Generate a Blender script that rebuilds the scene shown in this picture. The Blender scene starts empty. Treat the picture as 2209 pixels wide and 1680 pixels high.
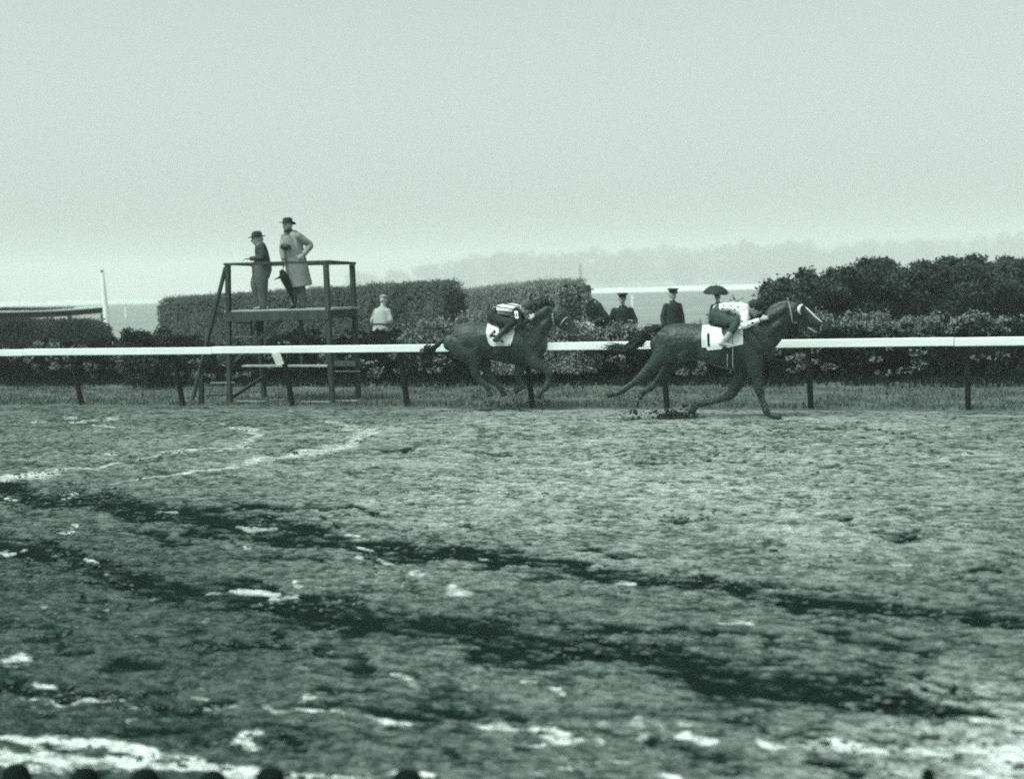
import bpy, bmesh, math, random
import numpy as np
from mathutils import Vector, Matrix
from mathutils.bvhtree import BVHTree

S = bpy.context.scene
C = S.collection
rng = np.random.default_rng(7)
random.seed(7)
R = math.radians

# ------------------------------------------------------------------ camera
FPX = 3000.0                       # focal length in units of a 2209 px wide frame
CX, CY = 1104.5, 840.0
CAM_H = 2.18
TH = math.atan(FPX / 7545.0)       # heading, left of +Y (the rail runs along X)
PHI = math.atan(219.9 / FPX)       # pitch down
ROLL = math.atan(0.0286)
FH = Vector((-math.sin(TH), math.cos(TH), 0)); RH = Vector((math.cos(TH), math.sin(TH), 0))
FW = FH * math.cos(PHI) - Vector((0, 0, math.sin(PHI)))
U0 = FH * math.sin(PHI) + Vector((0, 0, math.cos(PHI)))
CR = RH * math.cos(ROLL) - U0 * math.sin(ROLL)
CU = RH * math.sin(ROLL) + U0 * math.cos(ROLL)

def ray(px, py):
    return (FW * FPX + CR * (px - CX) - CU * (py - CY)) / FPX
_r = ray(1763, 885.3)
DC = -_r.y * CAM_H / _r.z           # camera stands this far from the rail posts
CAM = Vector((0, -DC, CAM_H))
def G(px, py, z=0.0):               # point of the plane z seen at a pixel
    r = ray(px, py); return CAM + r * ((z - CAM.z) / r.z)
def RY(px, py, Y):                  # point of the plane y=Y
    r = ray(px, py); return CAM + r * ((Y - CAM.y) / r.y)
def DP(px, py, d):                  # point at a distance along the axis
    return CAM + ray(px, py) * d
def proj(P):                        # numpy (N,3) -> px, py, depth
    Q = P - np.array(CAM); d = Q @ np.array(FW)
    return CX + FPX * (Q @ np.array(CR)) / d, CY - FPX * (Q @ np.array(CU)) / d, d

cd = bpy.data.cameras.new('camera'); cam = bpy.data.objects.new('camera', cd); C.objects.link(cam)
cam.matrix_world = Matrix(((CR.x, CU.x, -FW.x, CAM.x), (CR.y, CU.y, -FW.y, CAM.y), (CR.z, CU.z, -FW.z, CAM.z), (0, 0, 0, 1)))
cd.sensor_width = 36; cd.lens = 36 * FPX / 2209.0; cd.clip_start = 0.1; cd.clip_end = 5000
cd.dof.use_dof = True; cd.dof.focus_distance = 23.0; cd.dof.aperture_fstop = 0.85
S.camera = cam

# ------------------------------------------------------------------ light
SUN_EL, SUN_AZ = 62.0, 215.0         # azimuth clockwise from +Y: behind the camera, over its left shoulder
w = bpy.data.worlds.new('World'); S.world = w; w.use_nodes = True
nt = w.node_tree; nt.nodes.clear()
sky = nt.nodes.new('ShaderNodeTexSky'); sky.sky_type = 'NISHITA'; sky.sun_disc = False
sky.sun_elevation = R(SUN_EL); sky.sun_rotation = R(SUN_AZ); sky.dust_density = 4.5; sky.air_density = 1.15; sky.ozone_density = 0.5
bw = nt.nodes.new('ShaderNodeRGBToBW')
tint = nt.nodes.new('ShaderNodeMix'); tint.data_type = 'RGBA'; tint.blend_type = 'MULTIPLY'; tint.inputs[0].default_value = 1.0
tint.inputs[7].default_value = (0.835, 1.0, 0.945, 1)
bg = nt.nodes.new('ShaderNodeBackground'); bg.inputs['Strength'].default_value = 0.12
wo = nt.nodes.new('ShaderNodeOutputWorld')
nt.links.new(sky.outputs[0], bw.inputs[0]); nt.links.new(bw.outputs[0], tint.inputs[6])
nt.links.new(tint.outputs[2], bg.inputs['Color']); nt.links.new(bg.outputs[0], wo.inputs[0])
sd = bpy.data.lights.new('sun', 'SUN'); sun = bpy.data.objects.new('sun', sd); C.objects.link(sun)
sd.energy = 1.5; sd.angle = R(25); sd.color = (0.92, 1.0, 0.93)
az = R(SUN_AZ)
sdir = Vector((math.sin(az) * math.cos(R(SUN_EL)), math.cos(az) * math.cos(R(SUN_EL)), math.sin(R(SUN_EL))))
sun.rotation_euler = sdir.to_track_quat('Z', 'Y').to_euler()
S.view_settings.view_transform = 'Standard'; S.view_settings.look = 'None'
S.view_settings.exposure = 0.90; S.view_settings.gamma = 1.0; S.view_settings.use_curve_mapping = False
S.cycles.volume_bounces = 1; S.cycles.max_bounces = 5; S.cycles.use_denoising = False
S.cycles.filter_width = 1.9

# ------------------------------------------------------------------ materials (the print is a cold toned monochrome)
def tone(g):
    k = math.exp(-g / 0.07); return (g * (0.92 - 0.62 * k), g, g * (0.965 - 0.21 * k), 1)
def mat(name, g, rough=0.85, var=0.3, scale=8.0, bump=0.0, bscale=None, spec=0.3, stretch=(1, 1, 1), metallic=0.0):
    m = bpy.data.materials.new(name); m.use_nodes = True; t = m.node_tree; b = t.nodes['Principled BSDF']
    b.inputs['Roughness'].default_value = rough; b.inputs['Specular IOR Level'].default_value = spec
    b.inputs['Metallic'].default_value = metallic
    tc = t.nodes.new('ShaderNodeTexCoord'); mp = t.nodes.new('ShaderNodeMapping'); mp.inputs['Scale'].default_value = stretch
    n = t.nodes.new('ShaderNodeTexNoise'); n.inputs['Scale'].default_value = scale; n.inputs['Detail'].default_value = 6
    cr = t.nodes.new('ShaderNodeValToRGB')
    cr.color_ramp.elements[0].position = 0.3; cr.color_ramp.elements[1].position = 0.7
    cr.color_ramp.elements[0].color = tone(g * (1 - var)); cr.color_ramp.elements[1].color = tone(min(0.9, g * (1 + var)))
    t.links.new(tc.outputs['Object'], mp.inputs[0]); t.links.new(mp.outputs[0], n.inputs['Vector'])
    t.links.new(n.outputs['Fac'], cr.inputs[0]); t.links.new(cr.outputs[0], b.inputs['Base Color'])
    if bump:
        n2 = t.nodes.new('ShaderNodeTexNoise'); n2.inputs['Scale'].default_value = bscale or scale * 3; n2.inputs['Detail'].default_value = 5
        bp = t.nodes.new('ShaderNodeBump'); bp.inputs['Strength'].default_value = bump; bp.inputs['Distance'].default_value = 0.02
        t.links.new(mp.outputs[0], n2.inputs['Vector']); t.links.new(n2.outputs['Fac'], bp.inputs['Height']); t.links.new(bp.outputs[0], b.inputs['Normal'])
    return m

M = {}
M['white_paint'] = mat('white_paint', 0.84, 0.6, 0.10, 2.2, stretch=(.5, 1, 3))
M['wood'] = mat('weathered_wood', 0.05, 0.85, 0.4, 6, 0.3, 40, stretch=(1, 1, .2))
M['wood_light'] = mat('pale_board', 0.22, 0.85, 0.3, 6)
M['wood_top'] = mat('wet_board', 0.32, 0.35, 0.2, 6)
M['post'] = mat('dark_post', 0.014, 0.8, 0.4, 6)
M['coat_horse'] = mat('bay_coat', 0.034, 0.40, 0.35, 7, 0.9, 22, spec=0.36)
M['coat_horse_brown'] = mat('brown_coat', 0.044, 0.42, 0.4, 7, 0.9, 22, spec=0.32)
M['hair'] = mat('black_hair', 0.014, 0.6, 0.4, 30)
M['tail_hair'] = mat('tail_hair', 0.03, 0.6, 0.5, 20)
M['hoof'] = mat('hoof', 0.03, 0.6, 0.3, 10)
M['cloth'] = mat('white_cloth', 0.78, 0.85, 0.06, 6, 0.25, 9)
M['black'] = mat('black_cloth', 0.012, 0.8, 0.3, 10)
M['leather'] = mat('leather', 0.02, 0.5, 0.3, 10)
M['sheepskin'] = mat('white_leather', 0.72, 0.7, 0.1, 10)
M['strap_pale'] = mat('pale_strap', 0.42, 0.7, 0.15, 20)
M['pants_dark'] = mat('dark_breeches', 0.055, 0.8, 0.25, 10, 0.5, 14)
M['pants_black'] = mat('black_breeches', 0.02, 0.8, 0.3, 10, 0.5, 14)
M['boot'] = mat('pale_boot', 0.33, 0.6, 0.25, 10)
M['boot_dark'] = mat('dark_boot', 0.05, 0.5, 0.3, 10)
M['skin'] = mat('skin', 0.40, 0.6, 0.12, 15)
M['cap_dark'] = mat('dark_cap', 0.018, 0.7, 0.25, 10)
M['cap_grey'] = mat('grey_cap', 0.07, 0.7, 0.2, 10)
M['coat_black'] = mat('black_overcoat', 0.035, 0.9, 0.3, 9, 0.4, 12)
M['coat_dark'] = mat('dark_jacket', 0.05, 0.9, 0.3, 9, 0.4, 12)
M['coat_pale'] = mat('pale_raincoat', 0.25, 0.8, 0.22, 7, 0.6, 9)
M['trousers'] = mat('grey_trousers', 0.11, 0.9, 0.25, 8, 0.6, 10)
M['white_suit'] = mat('white_overalls', 0.36, 0.9, 0.12, 6, 0.5, 9)
M['hat_dark'] = mat('dark_felt', 0.045, 0.95, 0.2, 12, spec=0.05)
M['head_dark'] = mat('dark_hair_and_felt', 0.010, 0.95, 0.2, 12, spec=0.02)
M['umbrella'] = mat('black_umbrella', 0.014, 0.7, 0.2, 12)
M['leaf_dark'] = mat('dark_leaf', 0.018, 0.9, 0.6, 1.3, spec=0.05)
M['leaf_mid'] = mat('mid_leaf', 0.22, 0.75, 0.45, 1.3, spec=0.3)
M['leaf_pale'] = mat('pale_leaf', 0.19, 0.8, 0.45, 1.5, spec=0.3)
M['leaf_clip_dark'] = mat('dark_clipped_leaf', 0.095, 0.85, 0.35, 1.2)
M['leaf_clip'] = mat('clipped_leaf', 0.19, 0.85, 0.3, 1.2, spec=0.3)
M['leaf_shrub'] = mat('shrub_leaf', 0.055, 0.8, 0.6, 1.3, spec=0.15)
M['leaf_tree'] = mat('tree_leaf', 0.05, 0.9, 0.3, .1, spec=0.1)
M['blossom'] = mat('pale_blossom', 0.14, 0.8, 0.3, 5)
M['twig'] = mat('twig', 0.012, 0.95, 0.4, 6, spec=0.02)
M['bark'] = mat('bark', 0.06, 0.9, 0.4, 4)
M['mud_lump'] = mat('wet_mud', 0.03, 0.5, 0.4, 12, 0.6, 30)
M['mud_clod'] = mat('mud_clod', 0.09, 0.8, 0.6, 2.5, spec=0.2)
M['grass'] = mat('grass', 0.085, 0.8, 0.45, 1.5, 0.5, 14)
M['blade'] = mat('grass_blade', 0.085, 0.8, 0.4, 2)
M['infield'] = mat('mown_infield', 0.22, 0.9, 0.2, 0.25)
M['apron'] = mat('apron_dirt', 0.12, 0.9, 0.4, 2)

# spotted and striped silks
def pattern_mat(name, kind):
    m = mat(name, 0.78, 0.6, 0.04, 5, 0.5, 12); t = m.node_tree; b = t.nodes['Principled BSDF']
    base = b.inputs['Base Color'].links[0].from_socket
    tc = t.nodes.new('ShaderNodeTexCoord'); mp = t.nodes.new('ShaderNodeMapping')
    t.links.new(tc.outputs['Object'], mp.inputs[0])
    if kind == 'dots':
        v = t.nodes.new('ShaderNodeTexVoronoi'); v.inputs['Scale'].default_value = 7.6; v.inputs['Randomness'].default_value = 0.35
        t.links.new(mp.outputs[0], v.inputs['Vector'])
        mth = t.nodes.new('ShaderNodeMath'); mth.operation = 'LESS_THAN'; mth.inputs[1].default_value = 0.235
        t.links.new(v.outputs['Distance'], mth.inputs[0]); fac = mth.outputs[0]
    else:
        wv = t.nodes.new('ShaderNodeTexWave'); wv.bands_direction = 'Z'; wv.inputs['Scale'].default_value = 4.6
        wv.inputs['Distortion'].default_value = 0.9; wv.inputs['Detail'].default_value = 1; wv.inputs['Phase Offset'].default_value = 0.4
        mp.inputs['Rotation'].default_value = (0, R(-11), 0)
        t.links.new(mp.outputs[0], wv.inputs['Vector'])
        mth = t.nodes.new('ShaderNodeMath'); mth.operation = 'LESS_THAN'; mth.inputs[1].default_value = 0.22
        t.links.new(wv.outputs['Fac'], mth.inputs[0]); fac = mth.outputs[0]
    mx = t.nodes.new('ShaderNodeMix'); mx.data_type = 'RGBA'
    t.links.new(fac, mx.inputs[0]); t.links.new(base, mx.inputs[6]); mx.inputs[7].default_value = tone(0.012)
    t.links.new(mx.outputs[2], b.inputs['Base Color'])
    return m
M['silks_dots'] = mat('white_silks', 0.78, 0.6, 0.04, 5, 0.5, 12)
M['silks_stripes'] = pattern_mat('striped_silks', 'stripes')

# ------------------------------------------------------------------ object helpers
def tag(o, label=None, cat=None, group=None, kind=None):
    if label: o['label'] = label
    if cat: o['category'] = cat
    if group: o['group'] = group
    if kind: o['kind'] = kind
    return o
def empty(name, loc=(0, 0, 0), rz=0.0, label=None, cat=None, group=None):
    o = bpy.data.objects.new(name, None); C.objects.link(o); o.location = loc; o.rotation_euler = (0, 0, rz); o.empty_display_size = 0.2
    return tag(o, label, cat, group)
def link(name, me, m, parent=None, smooth=True):
    o = bpy.data.objects.new(name, me); C.objects.link(o)
    if m is not None: me.materials.clear(); me.materials.append(m)
    if parent is not None: o.parent = parent
    if smooth and len(me.polygons): me.polygons.foreach_set('use_smooth', np.ones(len(me.polygons), dtype=bool))
    return o
def from_np(name, V, F, m, parent=None, smooth=False):
    V = np.asarray(V, dtype=np.float32); F = np.asarray(F, dtype=np.int32); k = F.shape[1]
    me = bpy.data.meshes.new(name); me.vertices.add(len(V)); me.vertices.foreach_set('co', V.ravel())
    me.loops.add(F.size); me.loops.foreach_set('vertex_index', F.ravel())
    me.polygons.add(len(F)); me.polygons.foreach_set('loop_start', np.arange(0, F.size, k, dtype=np.int32))
    me.update(calc_edges=True); me.validate()
    return link(name, me, m, parent, smooth)
def from_lists(name, V, F, m, parent=None, smooth=True):
    me = bpy.data.meshes.new(name); me.from_pydata([tuple(v) for v in V], [], F); me.update()
    return link(name, me, m, parent, smooth)

class MB:                               # a bag of boxes, beams and lathes that becomes ONE mesh
    def __init__(s): s.V = []; s.F = []
    def add(s, V, F):
        o = len(s.V); s.V += [Vector(v) for v in V]; s.F += [[i + o for i in f] for f in F]
    def beam(s, p, q, w, h, up=(0, 0, 1), bev=0.12):
        p, q = Vector(p), Vector(q); t = (q - p).normalized(); up = Vector(up)
        if abs(t.dot(up)) > 0.98: up = Vector((0, 1, 0))
        sx = t.cross(up).normalized(); uz = sx.cross(t).normalized()
        b = min(w, h) * bev; oct_ = []
        for sgx, sgz, first in ((1, 1, 0), (-1, 1, 1), (-1, -1, 0), (1, -1, 1)):
            a = sx * (sgx * (w / 2 - b)) + uz * (sgz * h / 2); c = sx * (sgx * w / 2) + uz * (sgz * (h / 2 - b))
            oct_ += ([c, a] if first == 0 else [a, c])
        n = 8
        s.add([p + o for o in oct_] + [q + o for o in oct_],
              [[i, (i + 1) % n, n + (i + 1) % n, n + i] for i in range(n)] + [list(range(n))[::-1], list(range(n, 2 * n))])
    def box(s, lo, hi):
        x0, y0, z0 = lo; x1, y1, z1 = hi
        s.beam(((x0), (y0 + y1) / 2, (z0 + z1) / 2), ((x1), (y0 + y1) / 2, (z0 + z1) / 2), y1 - y0, z1 - z0)
    def tube(s, *a, **k): V, F = tube(*a, **k); s.add(V, F)
    def build(s, name, m, parent=None, smooth=False):
        o = from_lists(name, s.V, s.F, m, parent, smooth)
        bm = bmesh.new(); bm.from_mesh(o.data); bmesh.ops.recalc_face_normals(bm, faces=bm.faces); bm.to_mesh(o.data); bm.free()
        return o

def cr_interp(A, sub):
    A = np.asarray(A, float); n = len(A)
    if n < 3: 
        t = np.linspace(0, 1, sub * (n - 1) + 1)[:, None]; return A[0] * (1 - t) + A[-1] * t
    out = []
    for i in range(n - 1):
        p0 = A[max(i - 1, 0)] if i > 0 else 2 * A[0] - A[1]; p1 = A[i]; p2 = A[i + 1]; p3 = A[i + 2] if i + 2 < n else 2 * A[-1] - A[-2]
        for k in range(sub):
            t = k / sub
            out.append(0.5 * (2 * p1 + (p2 - p0) * t + (2 * p0 - 5 * p1 + 4 * p2 - p3) * t * t + (3 * p1 - p0 - 3 * p2 + p3) * t ** 3))
    out.append(A[-1]); return np.array(out)

def tube(pts, rad, lat=(0, 1, 0), sub=5, n=14, caps=(1, 1)):
    rad = [(r, r) if not isinstance(r, (tuple, list)) else r for r in rad]
    if len(rad) == 1: rad = rad * len(pts)
    P = cr_interp([tuple(p) for p in pts], sub); Q = np.maximum(cr_interp(rad, sub), 1e-4)
    T = np.gradient(P, axis=0); T /= np.linalg.norm(T, axis=1)[:, None] + 1e-12
    lat = np.array(lat, float); rings = []
    def frame(t):
        L = lat - t * (lat @ t)
        if np.linalg.norm(L) < 0.15: L = np.array((1.0, 0, 0)) - t * t[0]
        L /= np.linalg.norm(L); return np.cross(t, L), L
    ang = np.linspace(0, 2 * np.pi, n, endpoint=False)
    def ring(p, t, a, b):
        N, L = frame(t); rings.append(p + np.outer(np.cos(ang) * a, N) + np.outer(np.sin(ang) * b, L))
    if caps[0]:
        for ph in (80, 50, 25): ring(P[0] - T[0] * Q[0].min() * caps[0] * math.sin(R(ph)), T[0], Q[0][0] * math.cos(R(ph)), Q[0][1] * math.cos(R(ph)))
    for i in range(len(P)): ring(P[i], T[i], Q[i][0], Q[i][1])
    if caps[1]:
        for ph in (25, 50, 80): ring(P[-1] + T[-1] * Q[-1].min() * caps[1] * math.sin(R(ph)), T[-1], Q[-1][0] * math.cos(R(ph)), Q[-1][1] * math.cos(R(ph)))
    V = np.concatenate(rings); F = []
    for i in range(len(rings) - 1):
        for j in range(n): F.append([i * n + j, i * n + (j + 1) % n, (i + 1) * n + (j + 1) % n, (i + 1) * n + j])
    F.append(list(range(n))[::-1]); F.append(list(range(len(V) - n, len(V))))
    return [Vector(v) for v in V], F

def solid(name, tubes, m, parent=None, voxel=0.012, smooth=4):   # tubes fused into one continuous skin
    mb = MB()
    for t in tubes:
        if isinstance(t, dict): mb.tube(**t)
        else: mb.add(*t)
    o = mb.build(name, m, parent, True)
    r = o.modifiers.new('r', 'REMESH'); r.mode = 'VOXEL'; r.voxel_size = voxel; r.use_smooth_shade = True
    sm = o.modifiers.new('s', 'SMOOTH'); sm.iterations = smooth; sm.factor = 0.5
    dg = bpy.context.evaluated_depsgraph_get(); me = bpy.data.meshes.new_from_object(o.evaluated_get(dg))
    old = o.data; o.modifiers.clear(); o.data = me; bpy.data.meshes.remove(old)
    me.materials.clear(); me.materials.append(m)
    me.polygons.foreach_set('use_smooth', np.ones(len(me.polygons), dtype=bool))
    return o
def T(pts, rad, lat=(0, 1, 0), **k): return dict(pts=pts, rad=rad, lat=lat, **k)
def ball(c, r): 
    r = (r, r, r) if not isinstance(r, (tuple, list)) else r
    V = []; F = []; nu, nv = 14, 9
    for j in range(1, nv):
        th = math.pi * j / nv
        for i in range(nu):
            a = 2 * math.pi * i / nu; V.append((c[0] + r[0] * math.sin(th) * math.cos(a), c[1] + r[1] * math.sin(th) * math.sin(a), c[2] + r[2] * math.cos(th)))
    for j in range(nv - 2):
        for i in range(nu): F.append([j * nu + i, (j + 1) * nu + i, (j + 1) * nu + (i + 1) % nu, j * nu + (i + 1) % nu])
    V.append((c[0], c[1], c[2] + r[2])); V.append((c[0], c[1], c[2] - r[2])); k = len(V)
    for i in range(nu): F.append([k - 2, i, (i + 1) % nu]); F.append([k - 1, (nv - 2) * nu + (i + 1) % nu, (nv - 2) * nu + i])
    return [Vector(v) for v in V], F

# value noise in numpy
def vnoise(x, y, seed=0):
    xi = np.floor(x).astype(np.int64); yi = np.floor(y).astype(np.int64); xf = x - xi; yf = y - yi
    def h(a, b):
        n = (a * 374761393 + b * 668265263 + seed * 1274126177) & 0xffffffff
        n = ((n ^ (n >> 13)) * 1274126177) & 0xffffffff; n = (n ^ (n >> 16)) & 0xffffff
        return n / float(0xffffff)
    u = xf * xf * (3 - 2 * xf); v = yf * yf * (3 - 2 * yf)
    return (h(xi, yi) * (1 - u) + h(xi + 1, yi) * u) * (1 - v) + (h(xi, yi + 1) * (1 - u) + h(xi + 1, yi + 1) * u) * v
def fbm(x, y, octv=4, seed=0, gain=0.55):
    a = 1.0; s = 0.0; t = 0.0
    for k in range(octv): s = s + a * vnoise(x * 2 ** k + 17.3 * k, y * 2 ** k - 9.1 * k, seed + k); t += a; a *= gain
    return s / t
def sstep(a, b, x):
    t = np.clip((x - a) / (b - a), 0, 1); return t * t * (3 - 2 * t)

# mud spattered over the lower parts of the horses
for nm in ('coat_horse', 'coat_horse_brown'):
    t = M[nm].node_tree; b = t.nodes['Principled BSDF']; base = b.inputs['Base Color'].links[0].from_socket
    tc = t.nodes.new('ShaderNodeTexCoord'); n1 = t.nodes.new('ShaderNodeTexNoise'); n1.inputs['Scale'].default_value = 34; n1.inputs['Detail'].default_value = 3
    sx = t.nodes.new('ShaderNodeSeparateXYZ'); mr = t.nodes.new('ShaderNodeMapRange'); mr.inputs[1].default_value = 0.1; mr.inputs[2].default_value = 1.5; mr.inputs[3].default_value = .10; mr.inputs[4].default_value = -.05
    ad = t.nodes.new('ShaderNodeMath'); ad.operation = 'ADD'; cr = t.nodes.new('ShaderNodeMapRange'); cr.inputs[1].default_value = .67; cr.inputs[2].default_value = .73
    mx = t.nodes.new('ShaderNodeMix'); mx.data_type = 'RGBA'; mx.inputs[7].default_value = tone(0.13)
    t.links.new(tc.outputs['Object'], n1.inputs['Vector']); t.links.new(tc.outputs['Object'], sx.inputs[0]); t.links.new(sx.outputs['Z'], mr.inputs[0])
    t.links.new(n1.outputs['Fac'], ad.inputs[0]); t.links.new(mr.outputs[0], ad.inputs[1]); t.links.new(ad.outputs[0], cr.inputs[0]); t.links.new(cr.outputs[0], mx.inputs[0])
    t.links.new(base, mx.inputs[6]); t.links.new(mx.outputs[2], b.inputs['Base Color'])
# ------------------------------------------------------------------ ground
EDGE = 15.75                         # the outer edge of the track lies this far from the inner rail
def zprof(y):                        # the track falls towards the stand
    s = np.maximum(-np.asarray(y, float) - 2.0, 0.0)
    return -1.25 * (s / 13.0) ** 1.2
def zin(y):                          # the infield rises a little behind the hedge
    y = np.asarray(y, float)
    return 0.28 * sstep(6.5, 10.0, y) + 0.5 * sstep(20, 110, y)

# outer sheet: infield and everything beyond, reaching the horizon
ys = np.concatenate([np.array([-0.3, 0, 3, 6.5, 7.5, 8.5, 10, 14, 20, 35, 60, 90, 110, 200, 500, 1000, 1800, 2600.])])
xs = np.concatenate([np.linspace(-1500, -80, 12), np.linspace(-70, 40, 23), np.linspace(60, 1500, 12)])
gx, gy = np.meshgrid(xs, ys); gz = zin(gy) - np.where(gy < 0, 0.03, 0.0)
def grid_faces(nr, nc):
    i = np.arange(nr * nc).reshape(nr, nc)
    return np.stack([i[:-1, :-1], i[:-1, 1:], i[1:, 1:], i[1:, :-1]], -1).reshape(-1, 4)
o = from_np('ground', np.stack([gx, gy, gz], -1).reshape(-1, 3), grid_faces(*gx.shape), M['infield'], None, True); tag(o, kind='structure')
# the stand side: a bank and a lower apron
ya = np.array([-EDGE, -EDGE - 0.05, -EDGE - 0.5, -60.])
za = np.array([float(zprof(-EDGE)) + .0, float(zprof(-EDGE)) - 1.40, -2.7, -2.7])
gx, gy = np.meshgrid(xs, ya); gz = np.repeat(za[:, None], len(xs), 1) + np.clip((gx + 6.4) * .13, -2, 1.2) * np.array([0, 0.9, 1, 1.])[:, None]
o = from_np('apron', np.stack([gx, gy, gz], -1).reshape(-1, 3), grid_faces(*gx.shape)[:, ::-1], M['apron'], None, False); tag(o, kind='structure')

# ---- the muddy track: one finely divided sheet with real clods, ruts and puddles
NR, NC = 900, 1250
inv = np.linspace(1 / DC, 1 / (DC - EDGE), NR); sv = DC - 1 / inv; yv = -sv
tl = math.tan(TH + math.atan(1104.5 / FPX) + R(4.5)); tr = -math.tan(TH - math.atan(1104.5 / FPX) - R(4.0))
u = np.linspace(0, 1, NC)
DD = (DC + yv)
X = -DD[:, None] * (tl * (1 - u) - tr * u)[None, :]
side = np.array([220, 90, 40, 18, 8, 3, 1.0])
X = np.concatenate([X[:, :1] - side[None, :], X, X[:, -1:] + side[None, ::-1]], 1)
Y = np.repeat(yv[:, None], X.shape[1], 1)
base = zprof(Y)
px, py, dd = proj(np.stack([X, Y, base], -1).reshape(-1, 3)); px = px.reshape(X.shape); py = py.reshape(X.shape)
n_big = fbm(X / 2.2, Y / 1.6, 5, 3, .6); n_mid = fbm(X / 0.75, Y / 0.34, 4, 11, .66); n_sm = fbm(X / 0.085, Y / 0.05, 3, 23, .7); n_w = fbm(X / 0.5, Y / 0.35, 3, 31)
# harrow lines: the drag leaves the surface combed along the track
n_harrow = fbm(X / 0.24, Y / 0.075, 4, 41, .7)
nf = lambda a_, k=2.4: np.clip((a_ - .5) * k + .5, 0, 1)
c_mid, c_sm, c_ha, c_big = nf(n_mid), nf(n_sm), nf(n_harrow), nf(n_big)
sc = (py - 600) / 300.0                                  # pixel wobble grows towards the camera
wx = px + (fbm(X / .7, Y / .5, 3, 51) - .5) * 70 * np.clip(sc, .4, 3)
wy = py + (fbm(X / .6, Y / .5, 3, 61) - .5) * 26 * np.clip(sc, .3, 3)
def poly_mask(pts, wds, soft=(1.9, 0.1), warp=1.0):
    ax = px + (wx - px) * warp; ay = py + (wy - py) * warp
    out = np.zeros(px.shape)
    for (a, b, wa, wb) in zip(pts[:-1], pts[1:], wds[:-1], wds[1:]):
        mx = 3 * max(wa, wb) + 20
        sel = (px > min(a[0], b[0]) - mx - 60) & (px < max(a[0], b[0]) + mx + 60) & (py > min(a[1], b[1]) - mx) & (py < max(a[1], b[1]) + mx)
        if not sel.any(): continue
        qx = ax[sel]; qy = ay[sel]; dx = b[0] - a[0]; dy = b[1] - a[1]
        t = np.clip(((qx - a[0]) * dx + (qy - a[1]) * dy * 4) / (dx * dx + dy * dy * 4 + 1e-6), 0, 1)
        ex = (qx - a[0] - t * dx) * 0.4; ey = qy - a[1] - t * dy
        d = np.sqrt(ex * ex + ey * ey) / (wa + (wb - wa) * t)
        out[sel] = np.maximum(out[sel], sstep(soft[0], soft[1], d))
    return out
def ell_mask(cx, cy, rx, ry, warp=.5):
    ax = px + (wx - px) * warp * .6; ay = py + (wy - py) * warp * .5
    sel = (np.abs(px - cx) < rx * 2.5 + 40) & (np.abs(py - cy) < ry * 2.5 + 40)
    out = np.zeros(px.shape)
    out[sel] = sstep(1.15, 0.6, np.sqrt(((ax[sel] - cx) / rx) ** 2 + ((ay[sel] - cy) / ry) ** 2)); return out
rut = np.zeros(px.shape)
RUTS = [
 ([(-60,1040),(0,1053),(100,1073),(225,1083),(350,1103),(475,1128),(575,1143),(675,1158),(800,1175),(950,1198),(1104,1213),(1230,1223),(1355,1248),(1504,1263),(1655,1285),(1805,1300),(2005,1320),(2280,1342)],
  [10,12,17,22,26,26,22,22,20,18,20,20,20,17,17,15,13,12], 1.0),
 ([(-60,1160),(0,1173),(125,1208),(225,1233),(350,1260),(500,1290),(650,1318),(750,1328),(950,1345),(1104,1383),(1230,1400),(1404,1425),(1554,1445),(1704,1475),(1854,1500),(2004,1525),(2180,1550)],
  [14,18,22,26,26,28,26,26,26,34,34,40,44,44,38,24,8], 1.0),
 ([(1204,1333),(1330,1355),(1454,1360),(1554,1380)], [7,11,12,7], .9), ([(1754,1358),(1854,1380),(1954,1400),(2044,1435)], [6,9,10,11], .9),
 ([(-40,1490),(150,1497),(300,1510),(525,1522)], [12,12,10,14], .9), ([(675,1525),(900,1540),(1104,1553)], [9,10,8], .7),
 ([(540,1092),(700,1097),(800,1103)], [6,8,6], .8), ([(430,1388),(640,1378)], [7,9], .8), ([(705,1497),(830,1498)], [9,10], 1.0),
 ([(740,1400),(830,1432)], [9,9], .9), ([(290,1435),(370,1440)], [16,12], .9), ([(105,1388),(180,1392)], [12,10], .9), ([(1630,1420),(1730,1445)], [8,8], .8),
 ([(1040,975),(1110,980)], [4,4], .7), ([(820,972),(880,975)], [4,4], .8), ([(1340,992),(1460,992)], [3,3], .6), ([(1390,1000),(1500,990)], [3,3], .6), ([(1700,994),(1870,1003)], [4,4], .75), ([(1570,997),(1660,993)], [4,4], .6),
 ([(1775,922),(1920,928)], [3,4], .6), ([(1990,978),(2110,984)], [3,4], .6), ([(1450,1124),(1530,1126)], [4,4], .6), ([(1950,1160),(2000,1162)], [8,6], .7), ([(1780,1112),(1840,1118)], [4,4], .7), ([(2110,1216),(2150,1220)], [8,6], .7),
 ([(1520,1542),(1600,1560)], [10,12], .7), ([(560,1590),(720,1600)], [8,8], .6), ([(300,1580),(480,1590)], [16,12], .7), ([(900,1600),(1050,1640)], [8,10], .6), ([(1420,1600),(1600,1620)],[10,8],.5), ([(1750,1640),(1880,1665)],[8,14],.7)]
rs = random.Random(11)
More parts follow.
